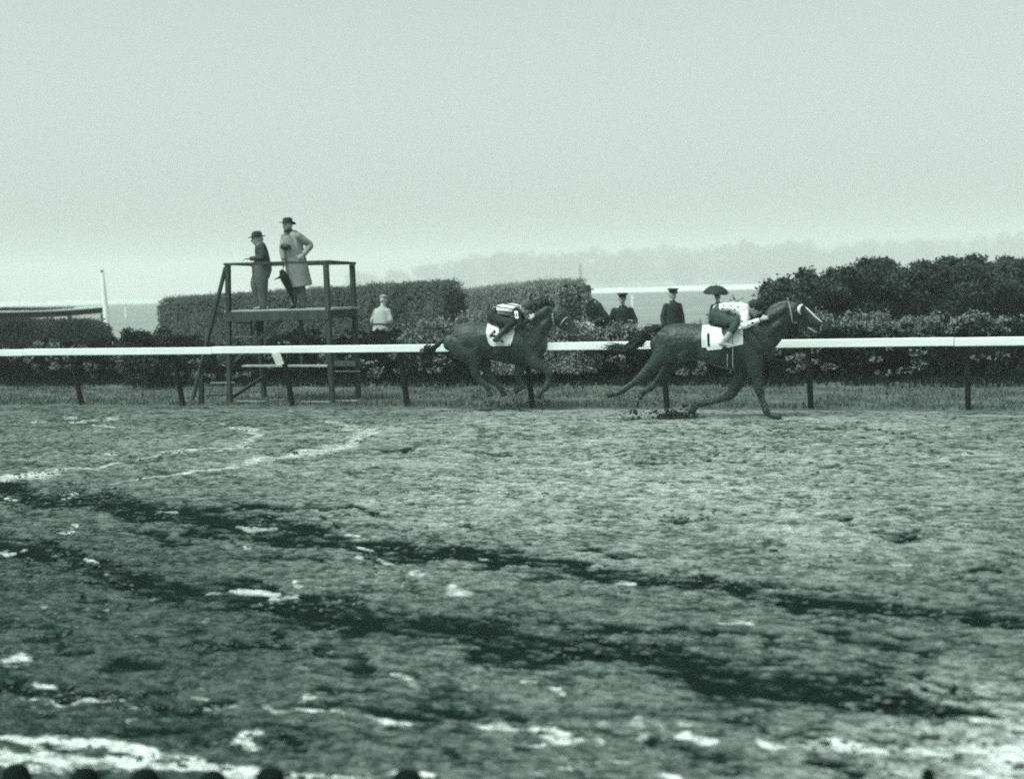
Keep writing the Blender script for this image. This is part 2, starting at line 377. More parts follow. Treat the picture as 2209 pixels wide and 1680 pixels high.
for (pts_, wd_, k_) in RUTS[:2]:                      # feathered fringes: short drags of the same wheels beside each rut
    for q in range(34):
        i = rs.randrange(len(pts_) - 1); t_ = rs.random(); x_ = pts_[i][0] + (pts_[i + 1][0] - pts_[i][0]) * t_; y_ = pts_[i][1] + (pts_[i + 1][1] - pts_[i][1]) * t_
        o_ = rs.choice((-1, 1)) * rs.uniform(.8, 2.6) * wd_[i]; l_ = rs.uniform(25, 90); sl = (pts_[i + 1][1] - pts_[i][1]) / (pts_[i + 1][0] - pts_[i][0])
        RUTS.append(([(x_ - l_, y_ + o_ - sl * l_), (x_, y_ + o_), (x_ + l_, y_ + o_ + sl * l_)], [2, rs.uniform(3, 8), 2], rs.uniform(.5, .9)))
for p, wd, k in RUTS: rut = np.maximum(rut, poly_mask(p, [q * .9 for q in wd], (1.9, .1)) * k)
n_r = nf(fbm(X / .40, Y / .09, 5, 71, .7), 2.6); rut = sstep(.22, .56, rut * 1.0 + (n_r - .5) * .92) * (1 - .4 * sstep(.68, .9, c_ha)) * np.clip(rut * 2.2, 0, 1)
pud = np.zeros(px.shape)
PUDS = [
 ([(480,913),(530,923),(562,933),(540,953),(480,963),(425,973),(350,983),(250,1003),(120,1018),(60,1028),(-30,1036)], [2,5,6,7,5,5,4,3,4,8,12], .9),
 ([(690,908),(740,921),(800,927),(772,952),(740,964),(650,978),(575,993),(450,1010),(350,1028),(240,1038)], [2,6,8,10,9,8,5,4,3,2], .95),
 ([(522,1137),(562,1140),(600,1139)], [3,6,4], 1), ([(475,1281),(515,1283),(555,1286)], [5,8,5], 1), ([(575,1286),(640,1285)], [6,4], .9),
 ([(90,1510),(180,1513),(280,1519)], [5,6,5], .8), ([(300,1524),(480,1535)], [4,4], .6), ([(600,1538),(690,1540),(740,1548)], [8,7,4], .85), ([(760,1545),(900,1555)], [4,4], .6), ([(955,1562),(1040,1568),(1150,1570)], [5,8,5], .9),
 ([(-40,1578),(30,1592),(75,1601),(200,1606),(280,1615),(370,1632)], [8,10,13,14,11,10], 1), ([(-40,1628),(0,1633),(150,1642),(350,1651),(500,1655),(590,1662)], [20,22,22,18,16,10], 1),
 ([(380,1635),(470,1645),(560,1655)], [8,9,9], .9), ([(610,1668),(750,1670),(960,1678)], [10,9,7], .85),
 ([(1190,1573),(1225,1590),(1220,1602)], [12,18,8], .9), ([(1300,1592),(1310,1605)], [10,6], .7), ([(1120,1600),(1180,1602)],[8,8],.5), ([(1480,1586),(1514,1592),(1540,1598)], [6,10,6], .95),
 ([(1660,1598),(1750,1608),(1905,1617)], [7,10,8], 1), ([(1955,1621),(2080,1628),(2260,1632)], [8,16,26], .95), ([(2100,1562),(2140,1560),(2180,1556)], [6,12,9], .85),
 ([(1188,1484),(1208,1490),(1232,1498)], [5,8,5], .9), ([(1560,1344),(1615,1346)], [5,4], .8), ([(1120,1466),(1140,1470)], [6,5], .6), ([(1410,1660),(1475,1672)], [8,10], .8), ([(1700,1500),(1760,1560)],[2,2],.1),
 ([(1330,1258),(1362,1260)], [5,5], .8), ([(1930,1218),(1960,1217)], [4,4], .6), ([(1615,1360),(1640,1352)], [4,4], .5), ([(2040,1655),(2260,1668)], [22,34], .7), ([(1180,1652),(1330,1660)], [10,8], .45), ([(545,1582),(580,1602)], [13,12], .8),
 ([(965,1255),(1010,1272)], [5,12], .9), ([(612,1257),(640,1268)], [5,8], .8), ([(30,1437),(52,1428)], [7,9], .95), ([(100,1478),(122,1482)], [5,6], .9), ([(655,1423),(672,1432)], [10,9], .6), ([(885,1445),(905,1452),(930,1468)], [5,6,6], .9), ([(660,1512),(675,1500)], [9,8], .7),
 ([(1045,1440),(1075,1438)], [14,12], .5), ([(0,1455),(25,1450)], [14,6], .5), ([(1040,1420),(1080,1425)], [5,4], .5),
 ([(25,1070),(38,1071)], [5,5], 1), ([(10,1190),(40,1180)], [5,4], .9), ([(525,1178),(545,1178)], [5,5], 1), ([(120,1065),(140,1062)], [4,4], .8), ([(350,1098),(400,1100)], [3,3], .6), ([(180,1212),(215,1220)], [6,5], .7),
 ([(760,1170),(790,1173)], [3,3], .8), ([(740,1148),(770,1150)], [3,3], .7), ([(800,1150),(815,1152)], [3,3], .6), ([(830,1195),(860,1206)], [4,5], .8), ([(1030,1206),(1070,1210)], [4,4], .7), ([(870,1235),(900,1230)], [4,4], .6), ([(770,1192),(790,1196)], [4,4], .6), ([(870,1265),(895,1268)],[5,4],.5),
 ([(70,912),(120,905),(170,898)], [3,4,4], .7), ([(150,912),(240,902)], [3,3], .7), ([(205,918),(228,918)], [3,3], .7), ([(0,912),(30,911)], [3,3], .7), ([(230,982),(248,982)], [3,3], .9), ([(160,1143),(175,1140)], [5,4], .7), ([(135,1154),(150,1152)], [5,4], .6), ([(370,1060),(380,1060)], [3,3], .7), ([(1340,1645),(1400,1650)], [6,6], .3)]
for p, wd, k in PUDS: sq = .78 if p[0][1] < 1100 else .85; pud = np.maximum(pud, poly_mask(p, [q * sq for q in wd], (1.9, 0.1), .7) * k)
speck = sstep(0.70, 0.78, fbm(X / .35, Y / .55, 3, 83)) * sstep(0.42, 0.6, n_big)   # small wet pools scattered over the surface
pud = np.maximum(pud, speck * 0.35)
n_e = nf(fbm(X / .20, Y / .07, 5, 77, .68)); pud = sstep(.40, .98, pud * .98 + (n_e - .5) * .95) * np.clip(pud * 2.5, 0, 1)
foot = sstep(0.66, .95, nf(fbm(X / .26, Y / .12, 5, 91, .68))) * sstep(.35, .6, n_big)                              # hoof prints and clods
# lie of the surface
n_lump = fbm(X / 0.26, Y / 0.14, 4, 97, .66)
Z = base + (n_big - .5) * .03 + ((n_mid - .5) * .012 + (n_lump - .5) * .012 + (n_sm - .5) * .016 + (n_harrow - .5) * .006) * np.clip(1.25 - .5 * sstep(900, 1500, py), .6, 1.3) - rut * (.022 + .02 * (n_lump - .3)) - foot * .010
flat = base + (n_big - .5) * .03 - .008
Z = Z * (1 - pud) + flat * pud
fade = np.clip(np.minimum(np.arange(X.shape[1]), np.arange(X.shape[1])[::-1]) / 30.0, 0, 1)[None, :]
Z = base + (Z - base) * fade * sstep(0, .5, -Y)
# mud colour: paler inner half paints in sky reflection; also darker near the stand
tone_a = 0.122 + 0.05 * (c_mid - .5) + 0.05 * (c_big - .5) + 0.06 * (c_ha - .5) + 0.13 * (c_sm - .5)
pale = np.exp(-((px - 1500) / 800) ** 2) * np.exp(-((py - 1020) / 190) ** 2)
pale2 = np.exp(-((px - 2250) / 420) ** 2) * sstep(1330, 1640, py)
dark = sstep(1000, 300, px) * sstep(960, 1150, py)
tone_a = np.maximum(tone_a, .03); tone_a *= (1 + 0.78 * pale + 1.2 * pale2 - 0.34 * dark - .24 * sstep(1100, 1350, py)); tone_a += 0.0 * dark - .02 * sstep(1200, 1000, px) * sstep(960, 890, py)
tone_a *= 1 - 0.68 * foot
tone_a = tone_a * (1 - rut) + (0.002 + 0.018 * c_sm * c_ha + .04 * np.clip(c_ha - .66, 0, 1)) * rut
tone_a = tone_a * (1 - pud) + (0.40 + .14 * sstep(1450, 1600, py) + .2 * (c_mid - .5) + .3 * (c_sm - .5)) * pud  # puddles coloured pale to paint in the sky they reflect
tone_a = np.clip(tone_a, 0.006, 0.8)
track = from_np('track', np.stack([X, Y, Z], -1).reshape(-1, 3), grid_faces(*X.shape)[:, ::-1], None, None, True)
tag(track, kind='structure')
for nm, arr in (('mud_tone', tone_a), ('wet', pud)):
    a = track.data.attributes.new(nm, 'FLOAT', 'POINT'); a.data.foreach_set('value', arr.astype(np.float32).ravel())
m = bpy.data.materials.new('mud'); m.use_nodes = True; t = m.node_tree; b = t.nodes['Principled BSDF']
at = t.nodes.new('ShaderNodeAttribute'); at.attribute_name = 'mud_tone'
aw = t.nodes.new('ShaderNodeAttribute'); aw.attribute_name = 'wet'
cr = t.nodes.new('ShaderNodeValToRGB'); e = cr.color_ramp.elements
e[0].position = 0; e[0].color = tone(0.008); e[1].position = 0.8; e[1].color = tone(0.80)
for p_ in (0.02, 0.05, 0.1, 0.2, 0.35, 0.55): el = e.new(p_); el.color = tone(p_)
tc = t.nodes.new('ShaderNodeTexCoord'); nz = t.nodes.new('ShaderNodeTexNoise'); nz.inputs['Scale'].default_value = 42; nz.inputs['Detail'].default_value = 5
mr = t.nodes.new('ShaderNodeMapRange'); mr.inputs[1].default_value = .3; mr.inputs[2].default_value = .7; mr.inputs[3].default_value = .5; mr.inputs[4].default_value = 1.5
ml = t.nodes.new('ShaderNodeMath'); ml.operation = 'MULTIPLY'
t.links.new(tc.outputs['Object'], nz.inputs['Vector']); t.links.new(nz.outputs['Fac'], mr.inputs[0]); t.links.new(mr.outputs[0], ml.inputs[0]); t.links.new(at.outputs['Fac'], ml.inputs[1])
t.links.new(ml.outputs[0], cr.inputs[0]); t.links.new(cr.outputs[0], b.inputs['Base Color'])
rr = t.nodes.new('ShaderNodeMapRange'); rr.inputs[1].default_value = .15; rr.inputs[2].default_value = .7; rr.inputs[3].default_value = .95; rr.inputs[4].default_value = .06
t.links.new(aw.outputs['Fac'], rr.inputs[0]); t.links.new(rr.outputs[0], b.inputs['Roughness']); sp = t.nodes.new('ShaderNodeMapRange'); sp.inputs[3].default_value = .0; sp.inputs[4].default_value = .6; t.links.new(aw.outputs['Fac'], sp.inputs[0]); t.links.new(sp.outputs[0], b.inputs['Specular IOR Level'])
bp = t.nodes.new('ShaderNodeBump'); bp.inputs['Strength'].default_value = .35; bp.inputs['Distance'].default_value = .02
t.links.new(nz.outputs['Fac'], bp.inputs['Height']); t.links.new(bp.outputs[0], b.inputs['Normal'])
track.data.materials.append(m)

# loose clods of mud lying on the track
def clods(n):
    t_ = rng.uniform(0, 1, n) ** .8; y = -.3 - t_ * 14.6; x = -(DC + y) * rng.uniform(-.02, 1.0, n)
    keep = fbm(x / 1.1, y / .8, 3, 141) > .47; x = x[keep]; y = y[keep]; n = len(x)
    ico = np.array([(0, 0, 1), (.89, 0, .45), (.28, .85, .45), (-.72, .53, .45), (-.72, -.53, .45), (.28, -.85, .45), (.72, .53, -.45), (-.28, .85, -.45), (-.89, 0, -.45), (-.28, -.85, -.45), (.72, -.53, -.45), (0, 0, -1)])
    fc = np.array([(0, 1, 2), (0, 2, 3), (0, 3, 4), (0, 4, 5), (0, 5, 1), (1, 6, 2), (2, 7, 3), (3, 8, 4), (4, 9, 5), (5, 10, 1), (6, 7, 2), (7, 8, 3), (8, 9, 4), (9, 10, 5), (10, 6, 1), (11, 7, 6), (11, 8, 7), (11, 9, 8), (11, 10, 9), (11, 6, 10)])
    r = rng.uniform(.006, .022, n) * (1 + .6 * (rng.uniform(0, 1, n) > .93)); V = ico[None] * (1 + rng.normal(0, .22, (n, 12, 1))) * r[:, None, None] * np.stack([rng.uniform(1, 2.2, n), rng.uniform(.8, 1.4, n), rng.uniform(.5, .9, n)], -1)[:, None]
    V += np.stack([x, y, zprof(y) + r * .15], -1)[:, None]
    return from_np('mud_clods', V.reshape(-1, 3), (fc[None] + (np.arange(n) * 12)[:, None, None]).reshape(-1, 3), M['mud_clod'], None, True)
tag(clods(9000), kind='stuff')

# ---- grass verge between the rail posts and the hedge
xs2 = np.linspace(-60, 30, 300); ys2 = np.linspace(-0.12, 8.8, 40)
gx, gy = np.meshgrid(xs2, ys2)
gy = gy + np.where(gy < 0, (fbm(gx / .5, gx * 0 + 3, 3, 5) - .5) * .10, 0)
gz = zin(gy) + 0.004 + 0.05 * sstep(-.15, .25, gy) + (fbm(gx / .5, gy / .5, 3, 9) - .5) * .06
gz[0] = -0.03
v = from_np('verge', np.stack([gx, gy, gz], -1).reshape(-1, 3), grid_faces(*gx.shape), M['grass'], None, True); tag(v, kind='structure')
def blades(n, x0, x1, y0, y1, h, wd, name, m):
    x = rng.uniform(x0, x1, n); y = y0 + (y1 - y0) * rng.uniform(0, 1, n) ** 1.2
    keep = fbm(x / .6, y / .5, 3, 15) > rng.uniform(.25, .6, n); x = x[keep]; y = y[keep]; n = len(x)
    z = zin(y) + .03; a = rng.uniform(0, 2 * np.pi, n); hh = h * rng.uniform(.4, 1.3, n); dx = np.cos(a) * wd; dy = np.sin(a) * wd
    lx = rng.normal(0, .4, n) * hh; ly = rng.normal(0, .4, n) * hh
    V = np.stack([np.stack([x - dx, y - dy, z], -1), np.stack([x + dx, y + dy, z], -1), np.stack([x + lx, y + ly, z + hh], -1)], 1).reshape(-1, 3)
    return from_np(name, V, np.arange(n * 3).reshape(-1, 3), m)
g = blades(60000, -34, 8, 0.0, 6.6, .10, .012, 'grass', M['blade']); tag(g, kind='stuff')
g = blades(15000, -36, 9, 5.9, 4.3, .22, .020, 'weeds', M['leaf_dark']); tag(g, kind='stuff')

# ------------------------------------------------------------------ inner rail with leaning posts
TOPZ = 1.19
rail = empty('running_rail', (0, 0, 0), 0, 'long white running rail along the inside of the track, behind the racing horses', 'rail')
mb = MB()
for x0 in np.arange(-66, 26, 4.6):
    dz0 = random.uniform(-.006, .006); mb.beam((x0, -.18 + random.uniform(-.004, .004), TOPZ - .067 + dz0), (x0 + 4.59, -.18, TOPZ - .067 - dz0), .13, .134, bev=.06)
mb.build('top_board', M['white_paint'], rail)
xa = G(172, 875.7).x; xb = G(2090, 884.2).x; st = (xb - xa) / 7
for k in range(-8, 12):
    x = xa + k * st
    if x > 24: break
    mb = MB(); dx = random.uniform(-.015, .015)
    mb.beam((x + dx, .10, -.05), (x, -.17, TOPZ - .134), .085, .085, up=(1, 0, 0))
    mb.build('post', M['post'], rail)
# the white number board hung under the rail beside the tower
a = RY(598, 757, -.2); b2 = RY(609, 786, -.13)
mb = MB(); mb.beam(Vector((a.x, -.255, TOPZ - .12)), Vector((b2.x, -.2, b2.z)), .175, .03, up=(0, 1, .2)); mb.V = mb.V
o = mb.build('marker_board', M['white_paint'], None); tag(o, 'small blank white board hanging under the rail beside the timber tower', 'board')

# ------------------------------------------------------------------ foliage helpers
def leaf_quads(P, size, flatdir=None):
    n = len(P); d1 = rng.normal(0, 1, (n, 3)); d1 /= np.linalg.norm(d1, axis=1)[:, None]
    d2 = rng.normal(0, 1, (n, 3)); d2 -= d1 * (d1 * d2).sum(1)[:, None]; d2 /= np.linalg.norm(d2, axis=1)[:, None]
    s = (size * rng.uniform(.55, 1.35, n))[:, None]; a = d1 * s; b = d2 * s * .55
    if flatdir is not None:
        fd = np.array(flatdir, float); a = a - fd * ((a @ fd) * .75)[:, None]; b = b - fd * ((b @ fd) * .75)[:, None]
    V = np.stack([P - a, P - b * .9 + a * .1, P + a, P + b], 1).reshape(-1, 3)
    return V, np.arange(n * 4).reshape(-1, 4)
def leaves(name, P, size, m, parent, flatdir=None):
    V, F = leaf_quads(P, size, flatdir); return from_np(name, V, F, m, parent)
def clump_points(n, centers, radii):
    k = rng.integers(0, len(centers), n); d = rng.normal(0, 1, (n, 3)); d /= np.linalg.norm(d, axis=1)[:, None]
    r = rng.uniform(.55, 1.05, n) ** .6
    return np.asarray(centers)[k] + d * (np.asarray(radii)[k] * r[:, None])
def core(name, tubes, m, parent, voxel=.12): return solid(name, tubes, m, parent, voxel, 1)

# ---- front border: a bushy hedge running the length of the verge
HY0, HY1 = 5.5, 8.4
border = empty('bushy_hedge', (-14, HY0, 0), 0, 'long bushy dark hedge with pale blossom low down, growing behind the white running rail', 'hedge')
BX0, BX1 = -40.0, 12.0
def btop(x):  # top height along the border, from the photograph
    return np.interp(x, [-40, -30, -24, -19, -15, -11, -7, -4, -1, 3, 12], [1.42, 1.40, 1.40, 1.45, 1.50, 1.52, 1.50, 1.40, 1.42, 1.50, 1.5])
nc = 900; cx = rng.uniform(BX0, BX1, nc); cy = rng.uniform(HY0 + .3, HY1 - .3, nc); ch = btop(cx) * rng.uniform(.16, .86, nc) + (fbm(cx / 1.5, cy / 1.5, 3, 101) - .5) * .35
cen = np.stack([cx - border.location.x, cy - border.location.y, np.clip(ch - .25, .10, None)], -1)
rad = np.stack([rng.uniform(.25, .6, nc), rng.uniform(.25, .5, nc), rng.uniform(.2, .38, nc)], -1)
P = clump_points(150000, cen, rad); P = P[P[:, 2] > 0.03]
leaves('foliage', P, .062, M['leaf_dark'], border)
mb = []
for x0 in np.arange(BX0, BX1, 3.0):
    hh = float(btop(x0)) * .62
    mb.append(T([(x0 + 14, HY1 - HY0 - 1.0, hh * .5), (x0 + 17.2, HY1 - HY0 - 1.0, hh * .5)], [(hh * .5, .75)], lat=(0, 1, 0)))
core('branches', mb, M['twig'], border, .14)
nb = 260; bx = rng.uniform(BX0, BX1, nb); bz = rng.uniform(.25, 1.0, nb) * (.6 + .8 * fbm(bx / 1.2, bx * 0 + 7, 2, 111)); by = rng.uniform(-.15, .25, nb)
cen = np.stack([bx + 14, by, np.clip(bz, .2, 1.1)], -1); rad = np.stack([rng.uniform(.08, .24, nb), rng.uniform(.06, .15, nb), rng.uniform(.05, .12, nb)], -1)
o = leaves('blossom', clump_points(9000, cen, rad), .045, M['blossom'], border); tag(o, kind='stuff')

# ---- clipped walls of hedge beyond the border
def clipped(label, pa, pb, da, db, thick, zbase, nleaf, size=.06, rough=.05, roundr=.28, lm='leaf_clip_dark'):
    A = DP(pa[0], pa[1], da); B = DP(pb[0], pb[1], db)
    root = empty('clipped_hedge', ((A.x + B.x) / 2, (A.y + B.y) / 2, zbase), 0, label, 'hedge', 'clipped hedges on the infield')
    A = A - root.location; B = B - root.location; L = (B - A); Lh = Vector((L.x, L.y, 0)).length
    ux = Vector((L.x / Lh, L.y / Lh, 0)); uy = Vector((-ux.y, ux.x, 0))
    nl = nleaf; t = rng.uniform(0, 1, nl); top = A.z + (B.z - A.z) * t
    face = rng.uniform(0, 1, nl)
    hgt = top; v = np.where(face < .62, 0, np.where(face < .9, rng.uniform(0, thick, nl), thick)); z = np.where((face >= .62) & (face < .9), hgt, rng.uniform(0, 1, nl) * hgt)
    # rounded shoulders
    endd = np.minimum(t, 1 - t) * Lh; cut = np.clip(roundr - endd, 0, roundr); drop = roundr - np.sqrt(np.clip(roundr ** 2 - cut ** 2, 0, None)); z = np.minimum(z, hgt - drop)
    br = .12; near_top = np.clip(z - (hgt - br), 0, br); v = np.where(v == 0, br - np.sqrt(np.clip(br ** 2 - near_top ** 2, 0, None)), v)
    ends = rng.uniform(0, 1, nl) < .13; t = np.where(ends, np.round(t), t); v = np.where(ends, rng.uniform(0, thick, nl), v); z = np.where(ends, rng.uniform(0, 1, nl) * (A.z + (B.z - A.z) * t - .2), z)
    wob = (fbm(t * Lh / .5, z / .4, 3, 121) - .5) * .22
    P = np.stack([A.x + ux.x * t * Lh + uy.x * (v + wob), A.y + ux.y * t * Lh + uy.y * (v + wob), z + (fbm(t * Lh / .35, v / .35, 3, 131) - .5) * .10], -1) + rng.normal(0, rough, (nl, 3))
    V1, F1_ = leaf_quads(P[~ends], size, tuple(uy)); V2, F2_ = leaf_quads(P[ends], size)
    from_np('foliage', np.concatenate([V1, V2]), np.concatenate([F1_, F2_ + len(V1)]), M[lm], root)
    mb = MB(); e = .10
    p = A + ux * e; q = B - ux * e
    V = []
    for (pt) in (p, q):
        for (vv, zz) in ((e, 0), (e, pt.z - e - .08), (e + .1, pt.z - e), (thick - e, pt.z - e), (thick - e, 0)): V.append((pt.x + uy.x * vv, pt.y + uy.y * vv, zz))
    mb.add(V, [[i, (i + 1) % 5, 5 + (i + 1) % 5, 5 + i] for i in range(5)] + [[4, 3, 2, 1, 0], [5, 6, 7, 8, 9]])
    mb.build('branches', M['twig'], root)
    return root
clipped('long clipped hedge wall behind the timber tower, rising gently toward the rear horse', (346, 648), (956, 612), 46, 37.5, .8, .3, 70000, size=.045, roundr=.22)
clipped('shorter clipped hedge wall above the rear horse and its striped jockey', (980, 631), (1204, 608), 42, 35.5, .8, .3, 38000, size=.045, roundr=.3, lm='leaf_clip')
clipped('lowest clipped hedge, level topped, under the far rails by the white pole', (-260, 691), (237, 697), 36, 40, .8, .22, 40000, size=.045)

# ---- big shrubs at the right, each its own plant
def shrub(label, px_, ytop, width, d, zb, n, m, name='shrub', size=.09, cat='shrub', group='tall dark shrubs on the infield', seed=0):
    c = DP(px_, ytop, d); h = c.z - zb; r = width / 2 * d / FPX
    root = empty(name, (c.x, c.y, zb), 0, label, cat, group)
    nk = 46; cen = []; rad = []
    for k in range(nk):
        a = random.uniform(0, 2 * math.pi); rr = r * math.sqrt(random.random()) * .8; zz = h * random.uniform(.15, .97) * (1 - .28 * (rr / r) ** 2)
        s = random.choice((.14, .2, .28, .36)) * min(r, h) * .85
        cen.append((math.cos(a) * rr, math.sin(a) * rr * .8, max(zz - s * .8, s * .6))); rad.append((s * 1.15, s, s * .8))
    P = clump_points(n, cen, rad) + rng.normal(0, .075, (n, 3)) * (fbm(rng.uniform(0, 9, n), rng.uniform(0, 9, n), 2, 3)[:, None] + .3); P = P[P[:, 2] > .02]
    leaves('crown', P, size, m, root)
    tb = [T([(random.uniform(-.06, .06), random.uniform(-.06, .06), -.05), (random.uniform(-.2, .2) * r, random.uniform(-.2, .2) * r, h * .4), (cen[k][0] * .8, cen[k][1] * .8, cen[k][2])], [.06, .04, .02], n=8, sub=3) for k in range(7)]
    mb = MB()
    for q in tb: mb.tube(**q)
    mb.build('trunk', M['bark'], root, True)
    co = [ball((0, 0, h * .42), (r * .62, r * .55, h * .36))]
    solid('inner_twigs', co, M['twig'], root, .15, 1)
    return root
SH = [(1692, 586, 84, 33.5, 'dark shrub with small knobbly crown at the low end of the belt, above leading horse'),
      (1752, 588, 100, 35, 'low dark shrub between the knobbly end shrub and the taller round ones'),
      (1822, 573, 110, 35.5, 'dark shrub stepping up beside the square topped one in the shrub belt'),
      (1886, 551, 125, 36, 'dark shrub with a square blocky top, third from tallest in the belt'),
      (1962, 560, 100, 36.5, 'dark shrub in the notch beside the tallest shrub, with a small spike on top'),
      (2030, 546, 130, 36, 'broad dark shrub rising into the tallest part of the shrub belt'),
      (2108, 538, 150, 36.5, 'tallest dark shrub, broad crowned, in the belt behind the rail'),
      (2206, 552, 140, 37, 'dark shrub cut by the frame edge beside the tallest one')]
for (a_, b_, c_, d_, l_) in SH: shrub(l_, a_, b_ - 13, c_ * (1.15 if a_ < 1720 else 1.5), d_, .28, 32000, M['leaf_shrub'], size=.055)
SP = [(1330, 690, 150, 31.5, 'pale low bush in front of the two uniformed men'), (1480, 686, 170, 31.5, 'pale low bush at the feet of the capped man standing alone'),
      (1585, 640, 130, 32.5, 'dark rounded bush behind the spotted jockey, below the open umbrella'),
      (1730, 660, 120, 31.5, 'pale loose bush just ahead of the leading horse, under the dark shrubs'), (1850, 668, 170, 31, 'pale bush above the rail, below the square topped dark shrub'),
      (1990, 676, 150, 31, 'pale bush above the rail in the middle of the lower row'), (2120, 668, 170, 31, 'pale bush above the rail near the frame edge, under the tallest shrub'),
      (2230, 664, 120, 31, 'pale bush cut by the frame edge, above the rail'), (1010, 668, 140, 34, 'pale rounded bush just behind the rear horse, at the foot of the clipped hedge'), (925, 684, 120, 33, 'pale spreading bush beside the man in white'),
      (1225, 684, 120, 30.6, 'pale feathery bush around the muzzle of the rear horse, behind the rail'), (1120, 690, 120, 30.8, 'low pale bush behind the forelegs and neck of the rear horse'),
      (310, 690, 100, 32.5, 'ragged bush in the gap between the lowest clipped hedge and the long one')]
for (a_, b_, c_, d_, l_) in SP: shrub(l_, a_, b_, c_ * 1.1, d_, .26, 20000, M['leaf_shrub'] if a_ in (1585, 310) else M['leaf_pale' if a_ > 1700 else 'leaf_mid'], name='bush', size=.040, cat='bush', group='low bushes along the hedge')

# ------------------------------------------------------------------ far rails and pole
fr = empty('far_rail', (0, 0, 0), 0, 'long white far rail crossing the pale infield behind hedges and uniformed men', 'rail')
A = DP(-250, 662, 118); B = DP(345, 650.5, 114); Cc = DP(1275, 628, 100); D_ = DP(1650, 618, 92); E_ = DP(2500, 592, 84)
pts = [A, B, Cc, D_, E_]; mb = MB()
for p, q in zip(pts[:-1], pts[1:]): mb.beam(p, q, .12, .34, bev=.05)
mb.build('boards', M['white_paint'], fr)
for p, q in zip(pts[:-1], pts[1:]):
    nposts = int((q - p).length / 6)
    for k in range(nposts):
        c = p.lerp(q, (k + .5) / nposts); mb = MB(); zg = float(zin(c.y)); mb.beam((c.x, c.y + .1, zg), (c.x, c.y + .1, c.z - .1), .12, .12, up=(1, 0, 0)); mb.build('post', M['white_paint'], fr)
# curved rail near the white pole, left
cv = empty('curved_rail', (0, 0, 0), 0, 'curved rail with pale top and shade painted dark beneath, bending toward the white pole', 'rail')
def curve_rail(spec, parent, zdrop):
    P3 = [DP(a_, b_, c_) for a_, b_, c_ in spec]; P3 = [Vector(p) for p in cr_interp(P3, 6)]
    m1 = MB(); m2 = MB()
    for p, q in zip(P3[:-1], P3[1:]):
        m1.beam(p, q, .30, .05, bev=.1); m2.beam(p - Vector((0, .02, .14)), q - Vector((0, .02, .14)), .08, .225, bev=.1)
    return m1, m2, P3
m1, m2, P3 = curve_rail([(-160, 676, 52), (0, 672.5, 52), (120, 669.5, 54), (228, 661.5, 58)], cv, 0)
m1.build('top_board', M['white_paint'], cv); m2.build('side_board', M['post'], cv)  # dark side board paints the shaded side of the white rail
for pxp in (-60, 48, 150, 222):
    c = DP(pxp, 677, 53.5 if pxp < 100 else 56); mb = MB(); mb.beam((c.x, c.y, .5), (c.x, c.y, c.z), .14, .14, up=(1, 0, 0)); mb.build('post', M['post'], cv)
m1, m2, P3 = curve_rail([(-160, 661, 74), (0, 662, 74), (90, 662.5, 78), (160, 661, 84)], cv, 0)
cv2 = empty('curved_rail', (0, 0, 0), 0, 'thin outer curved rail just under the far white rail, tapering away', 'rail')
m1.build('top_board', M['white_paint'], cv2); m2.build('side_board', M['post'], cv2)  # same painted shade below the white top
c0 = DP(230, 692, 48); c1 = DP(224.5, 592, 48); c1.y = c0.y
pole = empty('white_pole', (c0.x, c0.y, .4), 0, 'tapering white pole with a small dark ball on top, beside the curved rail', 'pole')
mb = MB(); mb.tube([(0, 0, 0), (0, 0, c0.z - .4), (c1.x - c0.x, 0, c1.z - .4)], [.11, .105, .065], sub=4); mb.build('shaft', M['white_paint'], pole, True)
mb = MB(); mb.add(*ball((c1.x - c0.x - .01, 0, c1.z - .4 + .10), .055)); mb.build('ball', M['post'], pole, True)

# ------------------------------------------------------------------ hazy far trees
def tree_proto(seed):
    r_ = np.random.default_rng(seed); nk = 30; cen = []; rad = []
    for k in range(nk):
        zz = r_.uniform(.12, .92); rr = .42 * math.sqrt(max(0, 1 - ((zz - .5) / .52) ** 2)) * math.sqrt(r_.uniform(.1, 1)); a = r_.uniform(0, 6.28)
        cen.append((math.cos(a) * rr, math.sin(a) * rr, zz)); s = r_.uniform(.11, .22); rad.append((s, s, s * .8))
    P = clump_points(1800, cen, rad); V, F = leaf_quads(P, .042); return V, F
protos = []
for sdd in range(4):
    V, F = tree_proto(200 + sdd); me = bpy.data.meshes.new('crown'); 
    tmp = from_np('crown', V, F, M['leaf_tree']); protos.append(tmp.data); bpy.data.objects.remove(tmp)
mb = MB(); mb.tube([(0, 0, -.02), (.01, 0, .25), (0, .01, .6)], [.035, .028, .012], n=8); tk = mb.build('trunk', M['bark'], None, True); trunk_me = tk.data; bpy.data.objects.remove(tk)
prof = [(-60, 640), (40, 641), (130, 639), (210, 637), (290, 634), (370, 630), (450, 622), (540, 615), (620, 608), (700, 600), (780, 592), (850, 582), (920, 572), (980, 562), (1035, 552), (1078, 545), (1130, 541), (1181, 545), (1228, 552), (1273, 536), (1312, 548), (1352, 536), (1385, 546),
        (1421, 528), (1467, 537), (1500, 540), (1529, 533), (1590, 520), (1620, 530), (1652, 531), (1687, 523), (1734, 520), (1760, 534), (1812, 537), (1856, 521), (1918, 526), (1990, 514), (2051, 517), (2110, 512), (2174, 505), (2225, 500), (2290, 500)]
def shape_word(i): return ['rounded', 'domed', 'ragged', 'upright'][i % 4]
prof = [q for q in prof if q[1] < 596]
rt = random.Random(5)
prof += [(rt.uniform(760, 2290), 0) for k in range(46)]
prof = [(a_, b_ if b_ else float(np.interp(a_, [640, 900, 1100, 1300, 1600, 2290], [612, 582, 556, 550, 538, 522])) + rt.uniform(-9, 18)) for a_, b_ in prof]
